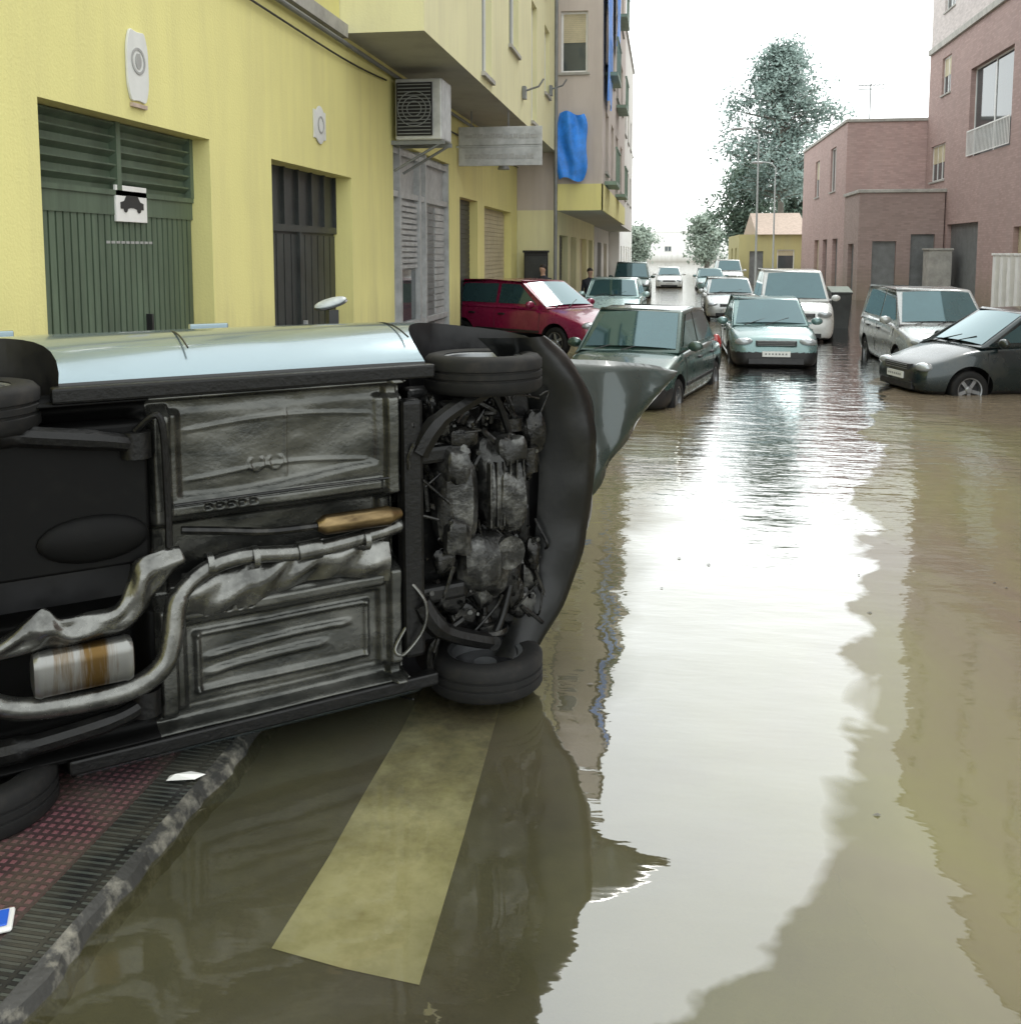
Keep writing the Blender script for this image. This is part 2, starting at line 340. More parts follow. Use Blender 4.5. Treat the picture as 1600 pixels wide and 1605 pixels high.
def fill(parent,O,U,N,o):
    O,U,N=V(O),V(U),V(N); a,b,c,d=o[:4]; kind=o[4]
    T=Matrix(((U.x,N.x,0,O.x),(U.y,N.y,0,O.y),(0,0,1,0),(0,0,0,1)))
    B=lambda mb,u0,u1,d0,d1,z0,z1,mi=0: mb.box((u0,d0,z0),(u1,d1,z1),mi,T)
    if kind in('window','windowdark'):
        f=MB(); t=.06
        B(f,a,a+t,-.17,-.10,c,d);B(f,b-t,b,-.17,-.10,c,d);B(f,a+t,b-t,-.17,-.10,c,c+t);B(f,a+t,b-t,-.17,-.10,d-t,d)
        nm=max(1,int(round((b-a)/.9))) 
        for i in range(1,nm): 
            u=a+(b-a)*i/nm; B(f,u-.03,u+.03,-.165,-.105,c+t,d-t)
        fo=f.obj('window',[mWhite],parent)
        if kind!='windowdark' and random.random()<.6:
            sh=MB(); zz=d-(d-c)*random.choice([.3,.5,.7]); z=zz
            while z<d-t-.02: B(sh,a+t,b-t,-.128,-.115,z,min(z+.045,d-t)); z+=.05
            sh.obj('roller_shutter',mBeigeSh,fo)
        p=MB(); B(p,a+t,b-t,-.145,-.13,c+t,d-t); p.obj('pane',mGlassB,fo)
        sl=MB(); B(sl,a-.06,b+.06,-.28,.06,c-.07,c-.003); sl.obj('sill',mConc,fo)
    elif kind=='railing':
        f=MB(); t=.06
        B(f,a,a+t,-.27,-.2,c,d);B(f,b-t,b,-.27,-.2,c,d);B(f,a+t,b-t,-.27,-.2,d-t,d);B(f,(a+b)/2-.04,(a+b)/2+.04,-.27,-.2,c,d-t)
        fo=f.obj('window',[mWhite],parent); p=MB(); B(p,a+t,b-t,-.25,-.23,c,d-t); p.obj('pane',mGlassB,fo)
        r=MB(); k=int((b-a)/.16)
        for i in range(k+1): u=a+(b-a)*i/k; B(r,u-.012,u+.012,.04,.065,c+.08,c+1.0)
        B(r,a,b,.035,.07,c+1.0,c+1.05); B(r,a,b,.035,.07,c+.05,c+.08); r.obj('railing',mWhite,fo)
    elif kind=='garage':
        f=MB(); h=(d-c); zt=c+h*.80; k=int((b-a)/.085)
        for i in range(k):
            u=a+(b-a)*i/k; uu=a+(b-a)*(i+1)/k; B(f,u,uu-.02,-.22,-.19,c,zt-.1)
        B(f,a,b,-.26,-.225,c,d)
        B(f,a,b,-.235,-.18,zt-.1,zt+.05); B(f,a,b,-.24,-.165,zt+.05,zt+.09)
        z=zt+.12
        while z<d-.06:
            vs=[(a,-.24,z),(b,-.24,z),(b,-.17,z+.05),(a,-.17,z+.05),(a,-.24,z+.012),(b,-.24,z+.012),(b,-.17,z+.062),(a,-.17,z+.062)]
            f.add([T@V(q) for q in vs],[(0,1,2,3),(4,7,6,5),(3,2,6,7),(0,4,5,1)],0); z+=.105
        for u in (a,(a+b)/2-.03,b-.06): B(f,u,u+.06,-.225,-.16,zt+.09,d-.001)
        fo=f.obj('garage_door',[mGarage],parent)
        hd=MB(); B(hd,b-.85,b-.82,-.19,-.14,c+1.35,c+1.55); B(hd,b-.86,b-.81,-.17,-.12,c+1.3,c+1.37); hd.obj('handle',mBlack,fo)
        return fo
    elif kind=='doubledoor':
        f=MB(); B(f,a,b,-.28,-.25,c,d); m=(a+b)/2
        k=12
        for i in range(k):
            u=a+(b-a)*i/k; uu=a+(b-a)*(i+1)/k; B(f,u+.015,uu-.015,-.25,-.235,c+.05,d-.75)
        B(f,a,b,-.25,-.21,d-.72,d-.64); 
        for i in range(7): u=a+(b-a)*i/6; B(f,u-.02,u+.02,-.25,-.21,d-.64,d)
        B(f,m-.03,m+.03,-.235,-.2,c,d-.72)
        fo=f.obj('door',mDarkDoor,parent); hd=MB(); B(hd,m+.06,m+.1,-.235,-.17,c+1,c+1.25); hd.obj('handle',mAlu,fo)
    elif kind in('shutter','door','dark','greydoor'):
        mt={'shutter':mBeigeSh,'door':mAluD,'dark':mDarkDoor,'greydoor':mAlu}[kind]
        f=MB(); z=c
        while z<d-.05: B(f,a,b,-.2,-.18,z,z+.09); B(f,a,b,-.21,-.2,z+.09,z+.1); z+=.1
        B(f,a,b,-.24,-.21,c,d); f.obj('shutter' if kind in('shutter','greydoor') else 'door',mt,parent)
def bld(name,label,cat,x0,x1,y0,y1,z0,z1,faces,mat,parent=None,part='wall',group=None,cap=True):
    e=parent or thing(name,((x0+x1)/2,(y0+y1)/2,0),label,cat,group)
    mb=MB(); dep=.3
    cfg={'E':((x1,y0,0),(0,1,0),(1,0,0),y1-y0,y0),'W':((x0,y0,0),(0,1,0),(-1,0,0),y1-y0,y0),'S':((x0,y0,0),(1,0,0),(0,-1,0),x1-x0,x0)}
    for k,(O,U,N,W,off) in cfg.items():
        ops=[(o[0]-off,o[1]-off,*o[2:]) for o in faces.get(k,[])]
        facade(mb,O,U,N,W,z0,z1,ops,dep)
        for o in ops:
            if o[4]!='open': fill(e,O,U,N,o)
    mb.box((x0+dep,y0+dep,z0+.002),(x1-dep,y1-.001,z1-.002),1)
    mb.quad((x0,y1,z0),(x1,y1,z0),(x1,y1,z1),(x0,y1,z1)); mb.quad((x0,y0,z1),(x1,y0,z1),(x1,y1,z1),(x0,y1,z1))
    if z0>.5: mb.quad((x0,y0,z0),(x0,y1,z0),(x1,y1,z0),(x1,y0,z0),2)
    mb.obj(part,[mat,mDark,mSoffit],e)
    if cap:
        c=MB(); c.box((x0-.08,y0-.08,z1+.003),(x1+.08,y1-.05,z1+.15)); c.obj('cornice',mConc,e,bevel=.02)
    return e

zg=-.3
yb=bld('yellow_building','yellow plastered apartment building with garage doors and overhanging upper floors','building',-14,-4,-4,27,zg,4.8,
 {'E':[(5.95,8.4,.05,3.1,'open'),(9.8,12.45,.05,3.06,'doubledoor'),(14.45,18.4,.0,3.75,'open'),(19.3,21.2,.0,3.2,'dark'),(22.0,25.9,.0,3.15,'shutter')]},mYellow,cap=False)
fill(yb,(-4,0,0),(0,1,0),(1,0,0),(5.95,8.4,.05,3.1,'garage'))
bld('x','','',-14,-2.94,12.1,27,4.8,12.0,{'E':[(13.2,14.4,6.0,7.6,'window'),(16,16.9,5.0,7.6,'window'),(18.8,20.0,6,7.6,'window'),(22,22.9,5,7.6,'window'),(24.4,25.4,6,7.6,'window')]+[(y,y+1.1,9,10.6,'window') for y in (13.2,16,19,22,24.3)],'S':[]},mYellow2,parent=yb,part='upper_floor')
bld('x','','',-14,-4.002,-4,12.08,4.805,12.0,{'E':[(y,y+1.2,z,z+1.6,'window') for y in (0,3.4,6.6,9.4) for z in (6,9,)]},mYellow,parent=yb,part='upper_wall')
mb=MB(); mb.box((-3.998,2,4.74),(-3.9,12.1,4.9)); mb.obj('ledge',mConc,yb)
mb=MB(); mb.tube([(-3.93,2,4.68),(-3.93,26.9,4.66)],.03,8); mb.obj('cable_duct',mAluD,yb,smooth=True)
mb=MB(); mb.tube(spline([(-3.96,2,4.55),(-3.96,5,4.50),(-3.96,8,4.53),(-3.96,12,4.49),(-3.96,14,4.55)]),.012,6); mb.obj('wall_cable',mBlack,yb,smooth=True)
mb=MB(); mb.tube(spline([(-3.97,14.9,3.7),(-3.95,15.5,4.1),(-3.96,17,4.3),(-3.96,19,4.35),(-3.96,22,4.3),(-3.96,26.9,4.4)]),.015,6); mb.obj('wall_cable',mBlack,yb,smooth=True)
mb=MB(); mb.tube([(-2.9,26.6,0),(-2.9,26.6,11.9)],.05,8); mb.obj('drainpipe',mAluD,yb,smooth=True)
for (y,z) in ((24.6,8.4),(25.4,6.2),(20.6,5.4)):
    mb=MB(); mb.tube([(-2.93,y,z),(-2.6,y,z+.1),(-2.5,y,z+.25)],.02,6); mb.box((-2.93,y-.1,z-.15),(-2.86,y+.1,z+.1)); mb.obj('wall_bracket',mAluD,yb)
mb=MB(); x=-4.06
mb.box((x-.1,14.45,0),(x-.06,18.4,3.75),1)
ys=[14.45,14.95,16.2,16.6,18.4]
for y in ys: mb.box((x-.06,y-.05 if y>14.5 else y,0),(x+.04,y+.05 if y<18.3 else y,3.75),1)
for z in (.05,.9,2.95,3.6): mb.box((x-.06,14.5,z),(x+.02,18.38,z+.09),1)
z=1.85
while z<2.9: mb.box((x-.06,15.02,z),(x-.0,16.12,z+.06),1); z+=.09
mb.box((x-.058,15.02,1.0),(x-.04,16.12,1.82),2); mb.box((x-.058,15.02,.15),(x-.045,16.12,.88),0)
z=.16
while z<2.9: mb.box((x-.058,16.68,z),(x-.03,17.45,z+.1),0); mb.box((x-.058,17.55,z),(x-.03,18.3,z+.1),1); z+=.12
mb.obj('shopfront',[mAluD,mAlu,mGlassB],yb)
pb=bld('beige_building','beige tiled apartment block with overhanging floors and blue tarpaulins','building',-13,-2.94,27.02,42,zg,3.25,
 {'E':[(28,30.5,0,2.6,'dark'),(31.5,33.5,0,2.6,'door'),(35,38,0,2.6,'shutter'),(39,41,0,2.6,'dark')]},mYellow2,cap=False)
bld('x','','',-13,-1.7,27.02,42,3.25,13.5,{'S':[(-2.82,-2.1,6.9,8.5,'window'),(-2.8,-2.15,10,11.5,'window')],
 'E':[(y,y+1.5,z,z+1.7,'window') for y in (28.5,31.5,34.5,38) for z in (4.4,7.4,10.4)]},mPink,parent=pb,part='upper_floor')
mb=MB(); mb.box((-2.93,26.98,3.24),(-1.66,27.015,3.95)); mb.box((-1.698,26.98,3.24),(-1.66,41.9,3.95)); mb.obj('balcony_band',mYellow,pb)
mRail=M('faded_green_railing',(.20,.28,.22),.6,var=.2)
for y in (28.2,34.4):
  for zz in (4.0,7.0,10.0):
    mb=MB(); mb.box((-1.69,y,zz),(-1.35,y+2.2,zz+.1)); 
    for i in range(15): mb.box((-1.38,y+i*.155,zz+.1),(-1.36,y+i*.155+.02,zz+1))
    mb.box((-1.40,y,zz+1),(-1.34,y+2.2,zz+1.05)); mb.obj('balcony',mRail,pb)
def cloth(name,P0,U,Wd,H,N,amp,label,ov=.25,p=4):
    mb=MB(); nu,nz=18,28; vs=[];fs=[]
    for j in range(nz+1):
        for i in range(nu+1):
            a,bb=i/nu,j/nz; wv=math.sin(a*13+bb*3)*amp*.6+math.sin(a*7+bb*7)*amp*.7+amp*1.5*math.sin(math.pi*a)
            sh=1-ov*abs(2*bb-1)**p
            vs.append(V(P0)+V(U)*Wd*((a-.5)*sh+.5+.03*math.sin(bb*9))+Zv*(H*bb+.06*math.sin(a*6))+V(N)*(.06+wv))
    for j in range(nz):
        for i in range(nu): fs.append((j*(nu+1)+i,j*(nu+1)+i+1,(j+1)*(nu+1)+i+1,(j+1)*(nu+1)+i))
    mb.add(vs,fs); return tag(mb.obj(name,mBlue,smooth=True,ang=180),label,'tarpaulin')
cloth('tarpaulin',(-2.92,26.86,4.05),(1,0,0),.84,1.75,(0,-1,0),.05,'bright blue tarpaulin hanging on the beige building corner',.22,4)
cloth('tarpaulin',(-1.66,27.1,6.2),(0,1,0),2.6,6.4,(1,0,0),.035,'long blue tarpaulin hanging down the apartment facade',.3,2)
cloth('tarpaulin',(-1.66,32.0,8.6),(0,1,0),2.0,3.6,(1,0,0),.04,'long blue tarpaulin hanging down the apartment facade')
b3=bld('apartment_building','beige apartment block further along the flooded street','building',-13,-3.2,42.02,58,zg,3.3,{'E':[(43,46,0,2.6,'door'),(48,51,0,2.6,'dark'),(53,56,0,2.6,'shutter')]},mBeige,cap=False)
bld('x','','',-13,-1.9,42.02,58,3.3,12.2,{'E':[(y,y+1.5,z,z+1.5,'window') for y in (43.5,47,50.5,54) for z in (4.6,7.6)]},mBeige,parent=b3,part='upper_floor')
bld('apartment_building','haze-pale apartment block at the far end of the street','building',-14,-2.6,58.05,80,zg,9.5,{'E':[(y,y+1.5,z,z+1.5,'window') for y in (60,64,68,72,76) for z in (1,4.2,7.1)]},mHazeWall)
bld('apartment_building','low pale houses at the far end of the street','building',-16,-4.5,82,130,zg,7,{'E':[(y,y+1.5,z,z+1.5,'window') for y in (84,90,96,102,108) for z in (1,4.2)]},mHazeWall)
tb=bld('brick_building','tall pink brick apartment block with recessed windows','building',12,24,6,49.2,zg,11.2,
 {'W':[(37.8,42.8,5.9,9.4,'railing'),(45.7,47.1,9.0,10.6,'window'),(46.1,48.4,5.3,6.9,'window'),(41,45.3,0,3.3,'door'),(32,35.6,5.6,8.6,'railing'),(33,37,0,3,'shutter'),(24,27,5.6,8.6,'window'),(16,19,5.6,8.6,'window')]},mBrick,cap=False)
bld('x','','',12.03,24,6,49.2,11.2,24,{'W':[(y,y+1.6,z,z+1.7,'window') for y in (10,16,22,28,33,38.5,45.6) for z in (12.6,15.8,19)]},mPaleBrick,parent=tb,part='upper_wall')
mb=MB(); mb.box((11.88,6,11.1),(12.0,49.15,11.35)); mb.obj('cornice',mConc,tb)
bld('brick_house','two storey pink brick house with flat roof','house',8.42,18,49.25,64,zg,8.2,
 {'W':[(52.2,53.8,5.2,7.4,'windowdark'),(57.5,59,5.2,7.2,'window'),(51,52.5,0,2.8,'door'),(54.2,55.6,0,2.8,'door'),(57,58.6,0,2.8,'shutter')],'S':[]},mBrickF)
mb=MB(); mb.tube([(10.5,55,8.3),(10.5,55,10.9)],.03,6)
for k,z in enumerate((10.8,10.6)): mb.tube([(9.9,55,z),(11.2,55,z)],.025,6)
for i in range(7): mb.tube([(9.9+i*.2,54.7,10.8),(9.9+i*.2,55.3,10.8)],.015,5)
tag(mb.obj('antenna',mAluD),'thin metal television antenna on the brick house roof','antenna')
bld('brick_garage','single storey brown brick garage annex','garage',8.4,11.95,45.6,49.2,zg,4.7,{'S':[(9.0,10.0,0,2.6,'door'),(10.6,11.6,0,2.9,'door')],'W':[(46.6,48,0,2.5,'door')]},mBrickD)
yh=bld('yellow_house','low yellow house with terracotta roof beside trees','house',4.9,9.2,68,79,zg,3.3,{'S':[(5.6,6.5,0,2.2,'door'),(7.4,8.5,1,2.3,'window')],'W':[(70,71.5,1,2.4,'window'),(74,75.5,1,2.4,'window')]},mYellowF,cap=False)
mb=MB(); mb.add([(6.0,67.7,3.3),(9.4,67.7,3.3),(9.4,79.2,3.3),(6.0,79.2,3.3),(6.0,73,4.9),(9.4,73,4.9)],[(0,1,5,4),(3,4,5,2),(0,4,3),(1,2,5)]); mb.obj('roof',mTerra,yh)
bld('distant_building','pale distant building closing the end of the street','building',-20,30,240,255,zg,7.0,{'S':[(x,x+1.6,z,z+1.2,'windowdark') for x in range(-16,16,8) for z in (2.4,)]},mHazeWall)
for i in range(5):
    mb=MB(); y=33.5+i*.75; mb.box((11.3,y,-.3),(11.5,y+.28,2.0)); mb.box((11.26,y-.04,2.0),(11.54,y+.32,2.08))
    tag(mb.obj('gate_post',mWhite,bevel=.01),'white rendered post in front of the brick block','post','white posts along the brick block')
mb=MB(); mb.box((10.9,43.6,-.3),(11.8,44.6,2.2)); mb.box((10.85,43.55,2.2),(11.85,44.65,2.28)); mb.box((10.88,43.7,.1),(10.9,44.5,2.0)); tag(mb.obj('utility_cabinet',mConc,bevel=.01),'grey utility cabinet beside the brick wall','cabinet')
e=thing('waste_container',(4.85,28.9,0),'dark green wheeled waste container standing in the floodwater','bin')
mb=MB(); mb.add([(4.66,28.6,-.1),(5.08,28.6,-.1),(5.08,29.1,-.1),(4.66,29.1,-.1),(4.60,28.5,.95),(5.14,28.5,.95),(5.14,29.2,.95),(4.60,29.2,.95)],[(0,3,2,1),(0,1,5,4),(1,2,6,5),(2,3,7,6),(3,0,4,7)]); mb.box((4.58,28.47,.95),(5.16,29.23,1.0)); mb.obj('body',mDarkDoor,e,bevel=.02)
mb=MB(); mb.add([(4.58,28.45,1.01),(5.16,28.45,1.01),(5.16,29.25,1.15),(4.58,29.25,1.15),(4.58,29.25,1.01),(5.16,29.25,1.01)],[(0,1,2,3),(0,3,4),(1,5,2),(3,2,5,4)]); mb.obj('lid',mGarage,e)

# ---------------------------------------------------------------- signs and wall things
def onwall(mb,y0,y1,z0,z1,d0,d1,mi=0): mb.box((-4+d0,y0,z0),(-4+d1,y1,z1),mi)
def oval(mb,cy,cz,ry,rz,d0,d1,p=.7,n=32):
    ring=[(cy+ry*math.copysign(abs(math.cos(a))**p,math.cos(a)),cz+rz*math.copysign(abs(math.sin(a))**p,math.sin(a))*(1+.05*math.cos(6*a))) for a in [2*math.pi*i/n for i in range(n)]]
    mb.add([(-4+d0,a,b) for a,b in ring]+[(-4+d1,a,b) for a,b in ring],[tuple(range(n,2*n))]+[(i,(i+1)%n,n+(i+1)%n,n+i) for i in range(n)])
e=thing('wall_plaque',(-3.98,7.19,3.5),'weathered rounded white plaque with grey emblem on the yellow wall','sign')
mb=MB(); oval(mb,7.19,3.51,.155,.27,.003,.02,.6); mb.obj('plate',mPlate,e,bevel=.004)
mb=MB(); mb.lathe([(.08,0),(.10,0),(.10,.004),(.08,.004),(.08,0)],(-3.979,7.19,3.55),(1,0,0),28); oval(mb,7.19,3.55,.045,.06,.0205,.025,1,16); mb.obj('marking',mFaint,e)
mb=MB(); onwall(mb,7.08,7.30,3.20,3.23,.003,.025); mb.obj('bracket',mTerra,e)
e=thing('wall_plaque',(-3.98,11.2,3.6),'small faded white oval emblem plaque on the yellow wall','sign')
mb=MB(); mb.box((-3.997,11.05,3.42),(-3.985,11.45,3.74)); mb.ell((-3.985,11.25,3.58),(.012,.19,.22)); mb.obj('plate',mPlate,e,smooth=True)
mb=MB(); mb.lathe([(.08,0),(.10,0),(.10,.006),(.08,.006),(.08,0)],(-3.974,11.25,3.58),(1,0,0),20); mb.obj('marking',mFaint,e)
e=thing('door_sign',(-4.18,7.35,2.2),'white sign with black arched car symbol on the green garage door','sign')
mb=MB(); onwall(mb,7.12,7.58,2.34,2.62,-.186,-.165); mb.obj('plate',mWhite,e,bevel=.003)
# symbol : low car silhouette with two wheels
out_=[(-.17,-.03),(-.17,.02),(-.12,.03),(-.08,.075),(.08,.075),(.12,.03),(.17,.02),(.17,-.03),(.125,-.03),(.10,.0),(.07,-.03),(.03,-.02),(-.03,-.02),(-.07,-.03),(-.10,.0),(-.125,-.03)]
mb=MB(); mb.add([(-4.160,7.35+a,2.47+b_) for a,b_ in out_]+[(-4.1645,7.35+a,2.47+b_) for a,b_ in out_],[tuple(range(16))]+[(i,(i+1)%16,16+(i+1)%16,16+i) for i in range(16)])
mb.lathe([(0,.004),(.028,.004),(.028,0),(0,0)],(-4.163,7.25,2.44),(1,0,0),16); mb.lathe([(0,.004),(.028,.004),(.028,0),(0,0)],(-4.163,7.45,2.44),(1,0,0),16); mb.obj('symbol',mInk,e)
mb=MB()
for i in range(10): onwall(mb,7.0+i*.07,7.05+i*.07,2.17,2.19,-.188,-.185)
tag(mb.obj('door_lettering',mFaint),'faint pale lettering strip on the green garage door','lettering')
e=thing('shop_sign',(-3.2,19,4.1),'grey two panel hanging shop sign with faded lettering under the overhang','sign')
mb=MB(); mb.box((-3.95,18.97,4.15),(-2.33,19.03,4.5)); mb.box((-3.95,18.97,3.76),(-2.33,19.03,4.11)); mb.box((-4.0,18.98,4.11),(-2.33,19.02,4.15)); mb.obj('panel',mAlu,e,bevel=.01)
rr=random.Random(2)
for z in (4.27,3.88):
    x=-3.82; mb=MB()
    while x<-2.5:
        wd=rr.uniform(.05,.14); mb.box((x,18.960,z+rr.uniform(0,.02)),(x+wd,18.969,z+rr.uniform(.07,.11))); x+=wd+.02
    mb.obj('lettering',mFaint,e)
mb=MB(); mb.tube([(-3.7,19,4.5),(-3.7,19,4.8)],.015,6); mb.tube([(-2.98,19,4.5),(-2.98,19,4.8)],.015,6); mb.obj('bracket',mAluD,e)
e=thing('air_conditioner',(-3.6,14.6,3.7),'grey air conditioning unit on brackets under the overhang','air conditioner')
mb=MB(); mb.box((-3.92,14.3,3.74),(-3.22,14.95,4.62)); mb.obj('casing',mAlu,e,bevel=.025)
mb=MB(); mb.box((-3.89,14.27,3.80),(-3.36,14.297,4.56),0)
for i in range(15): mb.box((-3.87,14.255,3.82+i*.05),(-3.38,14.27,3.832+i*.05),1)
for r in (.1,.17,.24): mb.lathe([(r,0),(r+.012,0),(r+.012,-.012),(r,-.012),(r,0)],(-3.62,14.25,4.18),(0,1,0),28,1)
mb.obj('grille',[mDark,mAluD],e)
mb=MB(); mb.box((-4.0,14.35,3.68),(-3.2,14.4,3.74)); mb.box((-4.0,14.85,3.68),(-3.2,14.9,3.74)); mb.tube([(-3.96,14.37,3.3),(-3.25,14.37,3.7)],.02,6); mb.tube([(-3.96,14.87,3.3),(-3.25,14.87,3.7)],.02,6); mb.obj('bracket',mAluD,e)
mb=MB(); mb.box((-3.99,21.3,4.1),(-3.5,21.35,4.14)); mb.lathe([(.0,.12),(.05,.1),(.13,-.1),(.13,-.12),(0,-.12)],(-3.45,21.32,4.0),(0,0,1),16); tag(mb.obj('wall_lamp',mAluD,smooth=True),'dark metal wall lamp bracketed to the yellow wall','lamp')
mb=MB(); mb.box((-3.75,26.6,.0),(-3.1,26.66,2.1)); mb.box((-3.72,26.57,.3),(-3.13,26.598,2.0),1); mb.box((-3.78,26.55,2.1),(-3.07,26.7,2.16)); tag(mb.obj('notice_board',[mBlack,mDarkDoor],bevel=.01),'black notice board standing against the yellow wall','board')
mLamp=M('pale_lamp_post',(.52,.56,.56),.5,metal=.2,var=.1)
def lamp(x,y,h,arm,label):
    e=thing('street_lamp',(x,y,0),label,'street lamp','street lamps along the flooded street')
    mb=MB(); mb.tube([(x,y,-.3),(x,y,1),(x,y,h-.8)],[.09,.06,.04],10); mb.tube(spline([(x,y,h-.8),(x,y,h-.2),(x+arm*.4,y,h+.1),(x+arm,y,h+.15)],6),.03,8); mb.obj('pole',mLamp,e,smooth=True)
    mb=MB(); mb.ell((x+arm*1.15,y,h+.13),(.35,.14,.08)); mb.obj('lamp_head',mAlu,e,smooth=True)
lamp(4.6,52,8.2,-.9,'tall grey street lamp with curved arm'); lamp(6.3,60,7.2,-.9,'tall grey street lamp with curved arm')

# ---------------------------------------------------------------- people
mSkin=M('skin',(.45,.28,.2),.6,var=.1); mHair=M('dark_hair',(.02,.015,.012),.7,var=.2); mCloth=M('dark_clothing',(.03,.033,.045),.85,var=.3,scale=6)
def person(x,y,z,h,face,label,seed):
    e=thing('person',(x,y,z),label,'person'); k=h/1.75
    T=Matrix.Rotation(face,4,'Z')
    P=[(0,0,.95,.14),(0,0,1.15,.135),(0,0,1.38,.15),(0,0,1.48,.06),(0,.01,1.56,.055),(0,.02,1.66,.095),(0,.01,1.72,.08),
       (.10,0,.90,.095),(.12,.03,.50,.06),(.12,-.01,.08,.045),(.12,.14,.03,.04),(-.10,0,.90,.095),(-.13,.0,.50,.06),(-.14,-.04,.08,.045),(-.14,.11,.03,.04),
       (.19,0,1.40,.055),(.24,.0,1.12,.042),(.24,.10,.90,.033),(.24,.13,.82,.028),(-.19,0,1.40,.055),(-.24,-.02,1.12,.042),(-.23,.08,.90,.033),(-.23,.12,.82,.028)]
    E=[(0,1),(1,2),(2,3),(3,4),(4,5),(5,6),(0,7),(7,8),(8,9),(9,10),(0,11),(11,12),(12,13),(13,14),(2,15),(15,16),(16,17),(17,18),(2,19),(19,20),(20,21),(21,22)]
    me=bpy.data.meshes.new('body'); me.from_pydata([tuple((T@V(p[:3]))*k) for p in P],E,[])
    o=finish(me,'body',e,False); o.modifiers.new('k','SKIN'); 
    for i,p in enumerate(P): me.skin_vertices[0].data[i].radius=(p[3]*k,p[3]*k)
    me.skin_vertices[0].data[0].use_root=True
    ssb=o.modifiers.new('s','SUBSURF'); ssb.levels=2; ssb.render_levels=2
    bpy.context.view_layer.update(); m=bake(o); m.materials.clear(); m.materials.append(mCloth); m.materials.append(mSkin)
    for p in m.polygons:
        c=p.center; p.use_smooth=True
        if c.z>1.50*k or (c.z<.88*k and c.z>.7*k and abs((T.inverted()@c).x)>.17*k): p.material_index=1
    hr=MB(); hr.ell((0,-.01*k,1.70*k),(.095*k,.10*k,.09*k),14,10,0,T); hr.obj('hair',mHair,e,False,smooth=True)
person(-3.12,25.7,-.05,1.82,D(150),'person in dark clothes standing by the yellow wall',1)
person(-2.25,30.5,-.2,1.8,D(200),'person in dark jacket walking along the flooded pavement',2)

# ---------------------------------------------------------------- trees
mTrunk=M('bark',(.17,.16,.14),.9,var=.3)
def tree(x,y,h,r,zc,label,mat,seed,conif=True,ncl=700,leaf=.3):
    R=random.Random(seed); e=thing('tree',(x,y,0),label,'tree')
    tk=MB(); tk.tube([(x,y,-.4),(x+.1,y,h*.3),(x-.05,y,h*.65),(x,y,h*.97)],[.32,.24,.13,.03],10)
    vs=[];fs=[]
    nb=int(ncl/9)
    for bI in range(nb):
        t=(bI+R.random())/nb; z=zc+(h-zc)*t
        if conif: rad=r*(math.sin(min(1,(1-t)*1.45+.10)*math.pi/2))*R.uniform(.55,1.12)*(.65+.35*min(1,(t+.1)*3))
        else: rad=r*math.sqrt(max(.05,1-(2*t-1)**2))*R.uniform(.5,1.1)
        a=R.uniform(0,6.283); d=V((math.cos(a),math.sin(a),R.uniform(.0,.3)))
        tip=V((x,y,z))+d*rad; tk.tube([(x,y,z-.2),tuple(V((x,y,z))+d*rad*.5+V((0,0,-.08))),tuple(tip)],[.06,.04,.015],5)
        for k in range(9):
            q=R.uniform(.15,1.05); c=V((x,y,z))+d*rad*q+V((R.gauss(0,.42),R.gauss(0,.42),R.gauss(0,.32)))
            cs=R.uniform(.25,.5)
            for j in range(15):
                p=c+V((R.gauss(0,cs),R.gauss(0,cs),R.gauss(0,cs*.7))); s=leaf*R.uniform(.4,1)
                u=V((R.gauss(0,1),R.gauss(0,1),R.gauss(0,.8))).normalized(); w_=u.orthogonal().normalized()*s*.35; u=u*s*.6
                b0=len(vs); vs+=[p-u,p+w_,p+u,p-w_]; fs.append((b0,b0+1,b0+2,b0+3))
    tk.obj('trunk',mTrunk,e,smooth=True); cr=MB(); cr.add(vs,fs); cr.obj('crown',mat,e)
mLeaf=M('hazed_conifer_leaves',(.19,.26,.235),.85,scale=.8,col2=(.31,.39,.36),thr=(.35,.65),spec=.15)  # distance haze put into the leaf colours as pale grey-green
mLeaf2=M('dark_leaves',(.12,.17,.135),.85,scale=.9,col2=(.21,.28,.22),thr=(.35,.65),spec=.15)
mLeaf3=M('hazed_leaves',(.26,.32,.27),.85,scale=.9,col2=(.38,.44,.37),thr=(.35,.65),spec=.15)  # lightest leaves, far-street haze put into the colour
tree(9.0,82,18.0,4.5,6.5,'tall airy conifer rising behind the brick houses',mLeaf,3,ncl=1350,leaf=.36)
tree(6.9,88,9.4,2.9,2.2,'rounded dark green tree beside the yellow house',mLeaf2,5,False,620,.38)
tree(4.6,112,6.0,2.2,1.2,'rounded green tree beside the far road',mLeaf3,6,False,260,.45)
tree(11.5,92,9.5,3.2,3,'dense dark tree behind the houses',mLeaf2,7,False,400,.45)
tree(-3.2,125,5.0,2.0,1.0,'small roadside tree at the end of the street',mLeaf3,8,False,200,.45)

